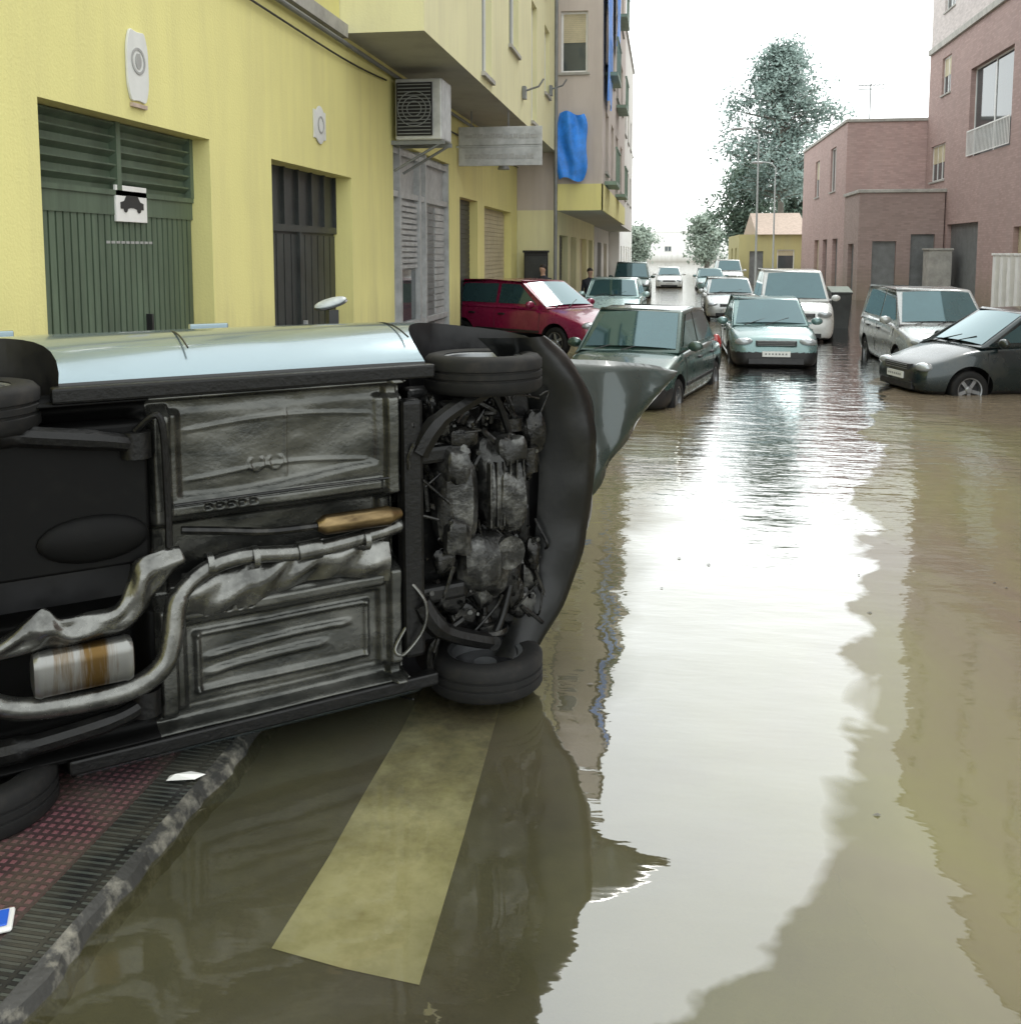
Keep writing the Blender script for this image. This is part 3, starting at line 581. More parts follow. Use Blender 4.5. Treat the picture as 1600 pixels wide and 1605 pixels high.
# ---------------------------------------------------------------- cars
def lerp(a,b,t): return a+(b-a)*t
def make_wheel_meshes(r=.29,w=.18):
    t=MB(); h=w/2
    t.lathe([(r*.66,-h*.9),(r*.80,-h),(r*.93,-h*.92),(r,-h*.7),(r,-h*.28),(r-.008,-h*.24),(r-.008,-h*.16),(r,-h*.12),(r,h*.12),(r-.008,h*.16),(r-.008,h*.24),(r,h*.28),(r,h*.7),(r*.93,h*.92),(r*.80,h),(r*.66,h*.9),(r*.64,0),(r*.66,-h*.9)],(0,0,0),(0,1,0),40)
    tm=t.mesh('wheel',mRubber,True,50)
    k=MB(); k.lathe([(r*.67,-h*.85),(r*.67,h*.85),(r*.60,h*.8),(r*.58,h*.3),(r*.58,-h*.75),(r*.67,-h*.85)],(0,0,0),(0,1,0),32)
    k.lathe([(.0,h*.62),(r*.14,h*.62),(r*.2,h*.45),(r*.2,-h*.2),(0,-h*.2)],(0,0,0),(0,1,0),20)
    k.lathe([(.0,h*.05),(r*.58,h*.0),(r*.58,-h*.12),(0,-h*.12)],(0,0,0),(0,1,0),24,1)
    for i in range(5):
        T=Matrix.Rotation(i*2*math.pi/5,4,'Y'); k.box((r*.12,h*.1,-r*.09),(r*.6,h*.5,r*.09),0,T)
    km=k.mesh('rim',[mRim,mBlack],True,40); return tm,km
WT,WR=make_wheel_meshes()
def wheel(parent,x,y,r=.29,spin=0):
    o=finish(WT,'wheel',parent,False); o.location=(x,y,r); s=r/.29; o.scale=(s,1,s); o.rotation_euler=(0,spin,0 if y>0 else math.pi)
    finish(WR,'rim',o,False); return o
def skew(x,y):
    k=max(0,(x-1.15)/.5)
    return x-k*(.13*y+(.13*(y/.9)**2 if y>0 else 0))
def car(name,label,cat,pos,head,sp,pm,z0=-.22,group='cars standing in the flooded street',mat=None,hollow=False,far=False):
    L,W,H=sp['L'],sp['W'],sp['H']; wb=sp.get('wb',L*.615); belt=sp.get('belt',.93); hood=sp.get('hood',.72); r=sp.get('r',.29)
    M4=mat if mat is not None else Matrix.Translation((pos[0],pos[1],z0))@Matrix.Rotation(head,4,'Z')
    e=thing(name,None,label,cat,group,mat=M4)
    xf=L/2; fx=sp.get('fwx',wb/2); rx=fx-wb
    xc=sp.get('xc',L*.24); xa=sp.get('xa',L*.06); xr=sp.get('xr',-L*.36); xt=sp.get('xt',-L*.455); tail=sp.get('tail',belt)
    nose=[(xf,.34,.52,.66),(xf-.04,.27,.60,.80),(xf-.16,.21,hood-.04,.91),(xf-.42,.19,hood+.03,.975)]
    if hollow: nose=[(xf,.38,.52,.40),(xf-.05,.30,.60,.62),(xf-.16,.22,hood-.04,.81),(xf-.36,.19,hood+.02,.94)]
    st=nose+[(xc+.1,.19,belt-.03,1),(xc-.5,.19,belt,1),(0-.2,.19,belt+.01,1),(xt+.5,.19,lerp(belt,tail,.3)+.02,1),(xt+.05,.20,tail,.975),(-xf+.12,.24,tail-.03,.93),(-xf+.02,.30,tail-.14,.86),(-xf,.38,tail-.25,.78)]
    st=sorted(st,key=lambda s:-s[0])
    mb=MB(); rings=[]
    for (x,zb,zt,wf) in st:
        w=W/2*wf; h=zt-zb
        if hollow:
            zc=.40 if x<.66 else .62
            if x>xf-.1 or x<-xf+.1: zc=zb+.02
            half=[(0,zc),(.74*w,zc),(.78*w,zb),(.83*w,zb+.02),(.955*w,zb+.24*h),(1.0*w,zb+.5*h),(.99*w,zb+.75*h),(.93*w,zt-.03),(.86*w,zt),(.45*w,zt+.02),(0,zt+.03)]
        else:
            half=[(0,zb),(.80*w,zb),(.93*w,zb+.05),(.985*w,zb+.26*h),(1.0*w,zb+.5*h),(.985*w,zb+.75*h),(.95*w,zt-.05),(.88*w,zt),(.45*w,zt+.02),(0,zt+.03)]
        ring=[(x,y,z) for y,z in half]+[(x,-y,z) for y,z in half[-2:0:-1]]; rings.append(ring)
    k=len(rings[0])
    vs=[p for rg in rings for p in rg]; fs=[]
    for i in range(len(rings)-1):
        for j in range(k): fs.append((i*k+j,(i+1)*k+j,(i+1)*k+(j+1)%k,i*k+(j+1)%k))
    fs.append(tuple(range(k))); fs.append(tuple((len(rings)-1)*k+j for j in range(k-1,-1,-1)))
    mb.add(vs,fs)
    body=mb.obj('body',[pm,mBlack],e,False)
    m=body.modifiers.new('s','SUBSURF'); m.levels=2; m.render_levels=2
    cut=MB()
    for wx in (fx,rx):
        for sgn in (1,-1):
            ya=sgn*(W/2-.36); yb_=sgn*(W/2+.2); cut.lathe([(0,0),(r+.065,0),(r+.065,abs(yb_-ya)),(0,abs(yb_-ya))],(wx,min(ya,yb_),r+.01),(0,1,0),36)
    cm=cut.mesh('cut',[mBlack]); co=bpy.data.objects.new('cut',cm); COL.objects.link(co); co.parent=e
    bm=bmesh.new(); bm.from_mesh(cm); bmesh.ops.remove_doubles(bm,verts=bm.verts,dist=1e-5); bmesh.ops.recalc_face_normals(bm,faces=bm.faces); bm.to_mesh(cm); bm.free()
    bm=bmesh.new(); bm.from_mesh(body.data); bmesh.ops.recalc_face_normals(bm,faces=bm.faces); bm.to_mesh(body.data); bm.free()
    bo=body.modifiers.new('b','BOOLEAN'); bo.operation='DIFFERENCE'; bo.object=co; bo.solver='EXACT'
    try: bo.material_mode='TRANSFER'
    except Exception: pass
    bpy.context.view_layer.update()
    me=bake(body); bpy.data.objects.remove(co)
    for p in me.polygons:
        c=p.center
        if sp.get('plastic') and (c.z<.50 and (abs(c.x)>xf-.55) and (abs(c.x)>wb/2+r)): p.material_index=1
        elif not hollow and c.z<.27: p.material_index=1
        elif hollow and (c.z<.66 and abs(c.y)<.80*W/2 and abs(c.x)<xf-.1): p.material_index=1
        elif hollow and p.normal.z<-.75: p.material_index=1
    if hollow:
        for v_ in me.vertices: v_.co.x=skew(v_.co.x,v_.co.y)
    me.polygons.foreach_set('use_smooth',[True]*len(me.polygons))
    try: me.set_sharp_from_angle(angle=math.radians(38))
    except Exception: pass
    zb=belt-.03; zr=H-.03; wbm=W/2*.90; wt=W/2*.735
    prof=[(xc,zb,wbm),(xa,zr,wt),((xa+xr)/2,H,wt),(xr,zr-.01,wt),(xt,zb,wbm)]
    gs=MB(); vs=[];
    for s in (1,-1):
        vs+=[(x,s*y,z) for x,z,y in prof]; vs+=[(xa,s*wbm,zb),((xa+xr)/2,s*wbm,zb),(xr,s*wbm,zb)]
    fs=[]
    for o in (0,8): fs+=[(o+0,o+5,o+1),(o+5,o+6,o+2,o+1),(o+6,o+7,o+3,o+2),(o+7,o+4,o+3)]
    for i in range(4): fs.append((i,i+1,i+9,i+8))
    fs.append((0,8,13,14,15,12,4,7,6,5))
    gs.add(vs,fs); ro=gs.obj('roof',pm,e,False,smooth=True); bv=ro.modifiers.new('b','BEVEL'); bv.width=.045; bv.segments=3; bv.limit_method='ANGLE'
    yz=lambda z: lerp(wbm,wt,(z-zb)/(zr-zb))
    def slope(i,j,t0,t1,f,name):
        (x0,z0,y0),(x1,z1,y1)=prof[i],prof[j]; d=V((x1-x0,0,z1-z0)); nn=V((-d.z,0,d.x)); nn=nn if nn.z>0 else -nn; nn.normalize()
        q=MB(); vs=[];nx=6
        for t in (t0,t1):
            for a in range(nx+1):
                s=-1+2*a/nx; bow=.03*(1-s*s); vs.append(V((lerp(x0,x1,t),s*(lerp(y0,y1,t)-f),lerp(z0,z1,t)))+nn*(.008+bow))
        q.add(vs,[(a,a+1,nx+1+a+1,nx+1+a) for a in range(nx)]); return q.obj(name,mGlass,e,False,smooth=True)
    slope(0,1,.10,.92,.07,'windscreen'); slope(4,3,.22,.90,.10,'rear_window')
    zt_=zr-.06; z1=zb+.09
    fxt=lambda z: lerp(xc,xa,(z-zb)/(zr-zb))-.13; rxt=lambda z: lerp(xt,xr,(z-zb)/(zr-zb))+.16
    xB=(xc+xt)/2+.10
    for s in (1,-1):
        for (poly) in ([(fxt(z1),z1),(fxt(zt_),zt_),(xB+.04,zt_+.01),(xB+.04,z1)],[(xB-.04,z1),(xB-.04,zt_+.01),(rxt(zt_),zt_),(rxt(z1)+.05,z1)]):
            q=MB(); q.add([(x,s*(yz(z)+.009),z) for x,z in poly],[(0,1,2,3)]); q.obj('side_window',mGlass,e,False)
        if not hollow:
            hl=MB(); hl.ell((xf-.15,s*W*.345,hood-.10),(.12,.17,.075)); hl.obj('headlight',mHead,e,False,smooth=True)
        tl=MB(); tl.ell((-xf+.12,s*W*.40,tail-.12),(.10,.09,.16)); tl.obj('taillight',mRedL,e,False,smooth=True)
        mi=MB()
        if hollow:
            TT=Matrix.Translation((xc-.22,s*(W/2+.075),belt+.06))@Matrix.Rotation(s*D(-14),4,'X')@Matrix.Rotation(s*D(16),4,'Z')
            mi.ell((0,0,0),(.085,.018,.045),18,10,0,TT); mi.ell((.0,-s*.012,0),(.09,.012,.048),18,10,1,TT); mi.box((xc-.25,s*(W/2-.02)-.06,belt+.0),(xc-.20,s*(W/2-.02)+.06,belt+.05),1); mi.obj('wing_mirror',[mMir,mBlack],e,False,smooth=True)
        else:
            mi.ell((xc-.28,s*(W/2+.07),belt+.06),(.07,.11,.075)); mi.box((xc-.30,s*(W/2-.08)-.05,belt),(xc-.26,s*(W/2-.08)+.05,belt+.04)); mi.obj('wing_mirror',pm,e,False,smooth=True)
        if far: continue
        for hx in (xB+.12,xB-.75):
            hh=MB(); hh.box((hx,s*(W/2*.985)-.02,belt-.17),(hx+.17,s*(W/2*.985)+(.012 if hollow else .03),belt-.135)); hh.obj('door_handle',pm if hollow else mBlack,e,False,bevel=.006)
        for sx_ in (xc-.12,xB,xt+.55):
            sm=MB(); pts=[]
            dg_=[(.30,.945),(.42,.985),(.55,1.0),(.70,.99),(belt-.08,.965)]
            for z,f_ in dg_: pts.append((sx_,s*W/2*f_*(.990 if hollow else .993),z))
            sm.tube(spline(pts,3),.004 if hollow else .006,5); sm.obj('door_seam',mBlack,e,False)
        if sp.get('strip'):
            sm=MB(); yy=s*(W/2); sm.box((rx+r+.12,min(yy-s*.03,yy+s*.008),.44),(fx-r-.12,max(yy-s*.03,yy+s*.008),.49)); sm.obj('rub_strip',mBlack,e,False,bevel=.004)
    if not hollow:
        gr=MB(); gr.box((xf-.12,-W*.22,hood-.16),(xf-.01,W*.22,hood-.07))
        for i in range(3): gr.box((xf-.1,-W*.2,hood-.155+i*.03),(xf,W*.2,hood-.145+i*.03),1)
        gr.obj('grille',[mBlack,mAluD],e,False,bevel=.008)
        gr=MB(); gr.box((xf-.1,-W*.30,.28),(xf+.005,W*.30,.38)); gr.obj('bumper_intake',[mBlack],e,False,bevel=.008)
        pl=MB(); pl.box((xf-.03,-.25,.42),(xf+.015,.25,.52),0)
        for i in range(7): pl.box((xf+.013,-.2+i*.06,.455),(xf+.018,-.17+i*.06,.485),1)
        pl.obj('licence_plate',[mPlate,mAluD],e,False)
        wi=MB(); wi.tube([(xc+.02,-.1,belt+.0),(xc-.18,.35,belt+.13)],.008,6); wi.obj('wiper',mBlack,e,False)
        wi=MB(); wi.tube([(xc+.02,-.5,belt),(xc-.18,-.05,belt+.13)],.008,6); wi.obj('wiper',mBlack,e,False)
    for x in (fx,rx):
        for s in (1,-1): wheel(e,x,s*(W/2-((.15 if s>0 else .235) if hollow else .11)),r,random.random()*6)
    return e
hatch=dict(L=3.8,W=1.64,H=1.42,strip=True)
pGreen=paint('dark_green_paint',(.035,.075,.065)); pRed=paint('crimson_paint',(.20,.007,.045),.15,dirt=(.22,.02,.06)); pGrey=paint('grey_green_paint',(.15,.25,.25)); pSilv=paint('silver_paint',(.42,.44,.44),dirt=(.3,.3,.28)); pBlk=paint('black_paint',(.012,.022,.024)); pPale=paint('pale_blue_paint',(.42,.58,.58)); pWht=paint('white_car_paint',(.62,.64,.63),.05)
car('parked_car','crimson five door hatchback parked in front of the yellow building','car',(-2.62,20.2),D(-36),dict(L=4.2,W=1.68,H=1.46,strip=True),pRed,z0=.10)
car('parked_car','dark green saloon facing forward in shallow floodwater','car',(-.25,15.2),D(-90-14),dict(L=4.2,W=1.68,H=1.50,xt=-1.55,xr=-1.05,tail=.92,strip=True,plastic=True),pGreen,z0=-.22)
car('parked_car','grey green saloon with square front standing in floodwater','car',(2.05,20.6),D(-90),dict(L=4.1,W=1.66,H=1.44,xt=-1.5,xr=-1.0,hood=.78,strip=True,plastic=True),pGrey,z0=-.22)
van=dict(L=4.3,W=1.82,H=1.86,belt=1.12,hood=.92,xc=1.4,xa=.75,xr=-1.9,xt=-2.05)
car('parked_van','white van with dark windscreen behind the grey car','van',(3.2,26.2),D(-92),van,pWht,z0=-.18)
car('parked_car','small pale hatchback facing forward in the flooded street','car',(2.05,32.5),D(-90),hatch,pSilv,z0=-.1)
car('parked_car','pale blue hatchback half hidden behind the dark green car','car',(-1.35,28.0),D(-92),hatch,pPale,z0=-.02)
car('parked_car','silver estate car standing in floodwater beside the black car','car',(5.0,20.0),D(-90+1),dict(L=4.2,W=1.76,H=1.64,belt=1.0,hood=.84,xc=1.1,xa=.45,xr=-1.75,xt=-1.98),pSilv,z0=-.20)
car('parked_car','black hatchback sideways with water up to its sills','car',(5.45,16.4),D(180+14),dict(L=3.9,W=1.68,H=1.46,xc=1.05),pBlk,z0=-.22)
car('parked_van','dark green van far along the street','van',(-1.5,48),D(-90),van,pGreen,z0=-.2,far=True)
car('parked_car','small white car far along the street','car',(.3,62),D(-90),hatch,pWht,z0=-.2,far=True)
car('parked_car','dark car far along the street','car',(2.6,58),D(-90),hatch,pGrey,z0=-.2,far=True)
car('parked_van','white van far along the street','van',(4.1,66),D(-90),van,pWht,z0=-.2,far=True)

# ---------------------------------------------------------------- the overturned car
lean=D(0.5); hd=D(40)
xd=V((math.cos(hd),math.sin(hd),0)); aw=V((-math.sin(hd),math.cos(hd),0)); zc=(aw*math.cos(lean)-Zv*math.sin(lean)).normalized(); yl=zc.cross(xd)
O=V((-1.466,3.605,.885))
MO=Matrix(((xd.x,yl.x,zc.x,O.x),(xd.y,yl.y,zc.y,O.y),(xd.z,yl.z,zc.z,O.z),(0,0,0,1)))
pOver=paint('silver_green_paint',(.24,.31,.34),.6,.2,dirt=(.13,.17,.18))
oc=car('overturned_car','silver green hatchback overturned on its side showing its dirty underbody','car',None,0,dict(L=3.40,W=1.80,H=1.38,wb=2.15,fwx=1.07,r=.275,xc=.82,xa=.28,plastic=True),pOver,mat=MO,group=None,hollow=True)
mUB=M('underbody_steel',(.028,.03,.028),.25,metal=.75,scale=3.2,col2=(.14,.14,.128),thr=(.34,.70),rvar=.12,obj=True,bump=.15,bscale=60,stretch=(1,2.6,1))
mUBd=M('underbody_black',(.004,.004,.004),.42,metal=0,scale=9,col2=(.016,.015,.013),thr=(.55,.9),rvar=.12,obj=True,bump=.3,bscale=50,spec=.3)
mVoid=M('matt_black_steel',(.003,.003,.003),.6,metal=0,scale=9,col2=(.008,.008,.007),thr=(.55,.9),obj=True,spec=.15)
mExh=M('exhaust_steel',(.07,.07,.066),.25,metal=.9,scale=7,col2=(.25,.25,.235),obj=True,rvar=.12,bump=.15,thr=(.35,.7))
mRust=M('heat_tinted_steel',(.05,.032,.016),.3,metal=.9,scale=5,col2=(.25,.18,.09),thr=(.38,.62),obj=True,stretch=(.6,2,2))
mMuf=M('muffler_steel',(.11,.065,.02),.3,metal=.85,scale=1.6,col2=(.23,.23,.22),thr=(.44,.52),obj=True,stretch=(5,.3,.3))
mCast=M('cast_aluminium',(.03,.03,.029),.33,metal=.7,scale=9,col2=(.22,.22,.21),thr=(.45,.8),obj=True,bump=.5)  # pale spots in the colour stand in for wet highlights
mOil=M('oily_metal',(.007,.007,.007),.24,metal=.5,scale=12,col2=(.06,.057,.05),thr=(.45,.85),obj=True,bump=.4)
def ss(a,b,x): t=np.clip((x-a)/(b-a),0,1); return t*t*(3-2*t)
def bar(x,a,b,s=.012): return ss(a-s,a+s,x)*(1-ss(b-s,b+s,x))
nx,ny=360,210
xs=np.linspace(-1.58,.62,nx); ysg=np.linspace(-.70,.70,ny); XX,YY=np.meshgrid(xs,ysg,indexing='ij')
Zf=np.full_like(XX,.215); AY=np.abs(YY)
Zf-= .055*bar(AY,.655,.672,.006)
Zf+= .03*bar(AY,.60,.65,.015)
mid=bar(XX,-.37,.53,.02)
Zf+= .12*(1-ss(.13,.18,AY))
Zf-= .022*bar(AY,.19,.235,.008)*mid
wob=.02*np.sin(XX*5+1)
edge=.26+.05*ss(-.1,.5,XX)
Zf+= .024*bar(-YY,edge,.60,.015)*bar(XX,-.33,.50,.02)
Zf+= .030*bar(YY,.26,.60,.012)*bar(XX,-.33,.50,.015)
Zf-= .018*(bar(YY,.30,.555,.01)-bar(YY,.318,.537,.01))*bar(XX,-.29,.455,.014)
Zf-= .018*bar(YY,.30,.555,.01)*(bar(XX,-.29,.455,.012)-bar(XX,-.272,.437,.012))
for c,w_,x0,x1 in ((.40,.012,-.24,.36),(.47,.014,-.24,.25)): Zf-= .020*bar(YY+wob*.5+.03*(XX),c-w_,c+w_,.008)*bar(XX,x0,x1,.04)
for c,w_,x0,x1 in ((-.33,.006,-.30,.46),(-.53,.006,-.30,.46)): Zf-= .008*bar(YY+wob,c-w_,c+w_,.006)*bar(XX,x0,x1,.04)
Zf-= .008*bar(XX,.10,.108,.004)*bar(-YY,.29,.58,.02)
for (cx,cy) in ((-.02,-.36),(.06,-.36)):
    rr_=np.hypot(XX-cx,YY-cy); Zf-= .010*bar(rr_,.026,.034,.005)*(YY>cy-.02)
for i in range(5):
    Zf+= .02*bar(XX,-.24+i*.045,-.215+i*.045,.003)*bar(YY,-.225,-.205,.003); Zf+= .02*bar(XX,-.26+i*.045,-.235+i*.045,.003)*bar(YY,.205,.225,.003)
Zf-= .05*bar(XX,-.44,-.37,.01)*bar(AY,0,.62,.02)+.04*bar(XX,.54,.60,.01)
rear=1-ss(-.52,-.46,XX)
Zf+= .10*rear*bar(AY,0,.60,.03)
rs=np.hypot(XX+1.28,YY+.0); Zf-= .16*(1-ss(.24,.29,rs))
rgn=np.random.RandomState(1)
for _ in range(40):
    cx,cy,rd,am=rgn.uniform(-.4,.6),rgn.uniform(-.6,.6),rgn.uniform(.03,.14),rgn.uniform(-.008,.008); Zf+=am*np.exp(-((XX-cx)**2+(YY-cy)**2)/rd**2)
Zf+= .003*np.sin(XX*11+YY*17)
vv=np.stack([XX,YY,Zf],-1).reshape(-1,3); I=np.arange(nx*ny).reshape(nx,ny)
ff_=np.stack([I[:-1,:-1],I[1:,:-1],I[1:,1:],I[:-1,1:]],-1).reshape(-1,4)
me=bpy.data.meshes.new('underbody'); me.from_pydata(vv.tolist(),[],ff_.tolist()); me.materials.append(mUB); me.materials.append(mVoid); me.polygons.foreach_set('use_smooth',[True]*len(ff_))
cxs=XX[:-1,:-1].reshape(-1); me.polygons.foreach_set('material_index',(cxs<-.45).astype(int).tolist()); finish(me,'underbody',oc,False)
for s in (1,-1):
    mb=MB(); mb.box((-.78,s*.70-.03,.15),(.76,s*.70+.03,.22)); mb.obj('sill_flange',mUBd,oc,False,bevel=.01)
mb=MB(); mb.box((-1.02,-.58,.16),(-.46,-.04,.34)); mb.ell((-.66,-.16,.16),(.20,.09,.045),20,12); o=mb.obj('fuel_tank',mVoid,oc,False,smooth=True,bevel=.09)
mb=MB(); mb.tube(spline([(-.5,-.55,.15),(-.42,-.6,.1),(-.4,-.3,.12),(-.4,-.1,.12)]),.014,8); mb.obj('fuel_pipe',mUBd,oc,False,smooth=True)
mb=MB(); mb.tube(spline([(-1.07,-.62,.20),(-1.05,-.3,.16),(-1.05,.3,.16),(-1.07,.62,.20)]),.045,10)
mb.obj('rear_axle',mOil,oc,False,smooth=True)
for s in (1,-1):
    mb=MB(); mb.tube(spline([(-1.1,s*.60,.22),(-.9,s*.57,.15),(-.62,s*.53,.12),(-.50,s*.50,.15)]),[.05]*8+[.04]*8+[.035]*9,10); mb.lathe([(0,-.05),(.055,-.05),(.055,.05),(0,.05)],(-.5,s*.5,.15),(0,1,0),16)
    mb.lathe([(0,-.1),(.05,-.1),(.05,.12),(0,.12)],(-1.15,s*.5,.32),(0,0,1),12)
    mb.obj('trailing_arm',mUBd,oc,False,smooth=True)
UP=[(-1.15,.20),(-1.0,.16),(-.87,.075),(-.83,.07),(-.79,.11),(-.70,.11),(-.60,.10),(-.55,.02),(-.52,-.06),(-.44,-.085),(-.36,-.09)]
LO=[(-1.15,.24),(-1.0,.225),(-.88,.215),(-.82,.215),(-.76,.22),(-.68,.215),(-.58,.20),(-.50,.14),(-.45,.07),(-.40,.01),(-.34,-.02)]
mb=MB(); vs=[];fs=[]; a_=spline([(x,y,0) for x,y in UP],5); b_=spline([(x,y,0) for x,y in LO],5); m_=8
for i,(p,q) in enumerate(zip(a_,b_)):
    for j in range(m_+1):
        t=j/m_; c=p.lerp(q,t); vs.append((c.x,c.y,.135-.03*math.sin(math.pi*t)+.008*math.sin(i*.55+j*.8)+.006*math.sin(i*.23-j*1.3)))
for i in range(len(a_)-1):
    for j in range(m_): fs.append((i*(m_+1)+j,(i+1)*(m_+1)+j,(i+1)*(m_+1)+j+1,i*(m_+1)+j+1))
mb.add(vs,fs); o=mb.obj('crumpled_shield',mExh,oc,False,smooth=True,ang=180); so_=o.modifiers.new('t','SOLIDIFY'); so_.thickness=.006
mb=MB()
mb.tube(spline([(.60,-.02,.20),(.40,.00,.17),(.15,.02,.17),(-.10,.0,.17),(-.26,.03,.16),(-.37,.11,.13),(-.40,.24,.11),(-.44,.35,.10),(-.55,.415,.10),(-.75,.43,.11),(-.95,.41,.12),(-1.1,.33,.12)],10),[.034]*50+[.042]*61,14)
mb.tube([(.12,.02,.17),(.22,.015,.17)],.044,12)
for x in (.42,-.06,-.24): mb.lathe([(.03,-.012),(.048,-.012),(.048,.012),(.03,.012)],(x,.01,.168),(1,0,0),14)
mb.obj('exhaust_pipe',mExh,oc,False,smooth=True)
mb=MB(); T=Matrix.Translation((-.72,.30,.12))
prm=[(.082*math.copysign(abs(math.cos(a))**.6,math.cos(a)),.055*math.copysign(abs(math.sin(a))**.6,math.sin(a))) for a in [2*math.pi*i/28 for i in range(28)]]
xsx=[(-.175,.55),(-.168,.93),(-.158,1),(-.148,1.04),(-.138,1),(.138,1),(.148,1.04),(.158,1),(.168,.93),(.175,.55)]
vs=[(x,a*s_,b*s_) for x,s_ in xsx for a,b in prm]; fs=[(i*28+j,(i+1)*28+j,(i+1)*28+(j+1)%28,i*28+(j+1)%28) for i in range(9) for j in range(28)]+[tuple(range(28)),tuple(range(9*28,280))]
mb.add([T@V(p) for p in vs],fs); mb.obj('muffler',mMuf,oc,False,smooth=True)
mb=MB(); mb.tube([(.20,-.085,.15),(.22,-.085,.15),(.235,-.085,.15),(.52,-.085,.15),(.535,-.085,.15),(.58,-.085,.16)],[.022,.035,.043,.043,.035,.024],20); mb.obj('catalytic_converter',mRust,oc,False,smooth=True)
mb=MB(); mb.tube(spline([(.2,-.085,.15),(.0,-.09,.16),(-.2,-.12,.17),(-.34,-.14,.18)]),.017,8); mb.obj('heat_pipe',mOil,oc,False,smooth=True)
mb=MB(); vs=[];fs=[]
for i in range(61):
    x=-.34+i*.0147
    for j in range(13):
        y=.02+j*.0145; vs.append((x,y+.035*math.sin(i*.11+.5),.20+.007*math.sin(i*.6+j*.5)+.004*math.sin(i*.31+j*.9)-.035*math.sin(math.pi*j/12)))
for i in range(60):
    for j in range(12): fs.append((i*13+j,i*13+13+j,i*13+14+j,i*13+j+1))
mb.add(vs,fs); mb.obj('heat_shield',mExh,oc,False,smooth=True,ang=180)
mb=MB(); mb.box((.60,-.58,.15),(.70,.58,.24)); mb.box((.66,-.36,.17),(.92,-.28,.25)); mb.box((.66,.28,.17),(.92,.36,.25)); mb.box((.70,-.60,.32),(1.36,.60,.45)); mb.obj('subframe',mUBd,oc,False,bevel=.02)
for s in (1,-1):
    mb=MB(); mb.tube(spline([(.68,s*.34,.17),(.78,s*.48,.15),(1.05,s*.60,.18)]),[.05]*8+[.04]*8+[.03],8); mb.tube(spline([(1.18,s*.36,.22),(1.12,s*.5,.2),(1.05,s*.60,.18)]),.018,8); mb.lathe([(0,-.03),(.035,-.03),(.035,.03),(0,.03)],(1.05,s*.60,.18),(0,0,1),12); mb.obj('control_arm',mUBd,oc,False,smooth=True)
    mb=MB(); mb.tube([(1.07,s*.20,.29),(1.07,s*.60,.275)],.016,8); mb.tube([(1.07,s*.22,.29),(1.07,s*.25,.29),(1.07,s*.32,.285)],[.05,.045,.02],12); mb.tube([(1.07,s*.5,.28),(1.07,s*.56,.28)],[.03,.05],12); mb.obj('drive_shaft',mOil,oc,False,smooth=True)
    mb=MB(); mb.lathe([(0,-.02),(.11,-.02),(.115,0),(.11,.012),(0,.012)],(1.07,s*.57,.275),(0,1,0),24); mb.box((1.0,s*.56-.03,.2),(1.12,s*.56+.03,.40)); mb.tube([(.98,s*.56,.20),(.9,s*.53,.22),(.84,s*.4,.23)],.012,7); mb.obj('wheel_hub',mOil,oc,False,smooth=True)
def blob(mb,c,r,seed,nu=18,nv=12,p=.55,amp=.12,rib=0,mi=0):
    R=random.Random(seed); ph=[R.uniform(0,6) for _ in range(6)]; vs=[];fs=[]
    sg=lambda a,p: math.copysign(abs(a)**p,a)
    for j in range(nv+1):
        t=math.pi*j/nv-math.pi/2
        for i in range(nu):
            a=2*math.pi*i/nu; k=1+amp*(math.sin(3*a+ph[0])*math.cos(2*t+ph[1])+.5*math.sin(5*a+ph[2]+3*t))+ (rib*(i%2))
            vs.append((c[0]+r[0]*k*sg(math.cos(t),p)*sg(math.cos(a),p),c[1]+r[1]*k*sg(math.sin(t),p),c[2]+r[2]*k*sg(math.cos(t),p)*sg(math.sin(a),p)))
    for j in range(nv):
        for i in range(nu): fs.append((j*nu+i,(j+1)*nu+i,(j+1)*nu+(i+1)%nu,j*nu+(i+1)%nu))
    mb.add(vs,fs,mi)
mb=MB(); blob(mb,(1.12,-.14,.27),(.12,.22,.13),1); blob(mb,(1.14,-.08,.17),(.08,.14,.055),2,amp=.2); blob(mb,(1.16,-.30,.19),(.07,.07,.06),21,amp=.15)
for i in range(6): mb.box((1.02+i*.035,-.26,.125),(1.027+i*.035,.04,.16))
mb.obj('engine_sump',mCast,oc,False,smooth=True)
mb=MB(); blob(mb,(.89,-.08,.24),(.095,.21,.10),3,24,14,.7,.1,.05); blob(mb,(.87,-.26,.19),(.065,.08,.06),9,amp=.15); blob(mb,(.86,.06,.16),(.06,.08,.05),19,amp=.15); mb.obj('transmission_case',mCast,oc,False,smooth=True)
mb=MB(); blob(mb,(1.03,.22,.25),(.14,.15,.11),4,24,14,.75,.12,.05); mb.lathe([(0,-.03),(.08,-.03),(.08,.03),(0,.03)],(1.14,.18,.18),(0,0,1),16); mb.obj('gearbox',mCast,oc,False,smooth=True)
mb=MB(); mb.tube([(1.2,-.44,.28),(1.2,-.38,.28)],.08,20); mb.obj('pulley',mOil,oc,False,smooth=True)
mb=MB(); mb.tube([(1.28,-.3,.22),(1.28,-.18,.22)],.05,16); mb.obj('oil_filter',mOil,oc,False,smooth=True)
R=random.Random(23); mb=MB()
for i in range(34):
    blob(mb,(R.uniform(.70,1.34),R.uniform(-.52,.52),R.uniform(.20,.31)),(R.uniform(.03,.08),R.uniform(.03,.10),R.uniform(.03,.06)),100+i,14,9,R.uniform(.45,.9),.15,R.choice([0,0,.06]),R.choice([0,0,0,1]))
o=mb.obj('engine_block',[mOil,mCast],oc,False,smooth=True); o['kind']='stuff'
R=random.Random(11); mb=MB()
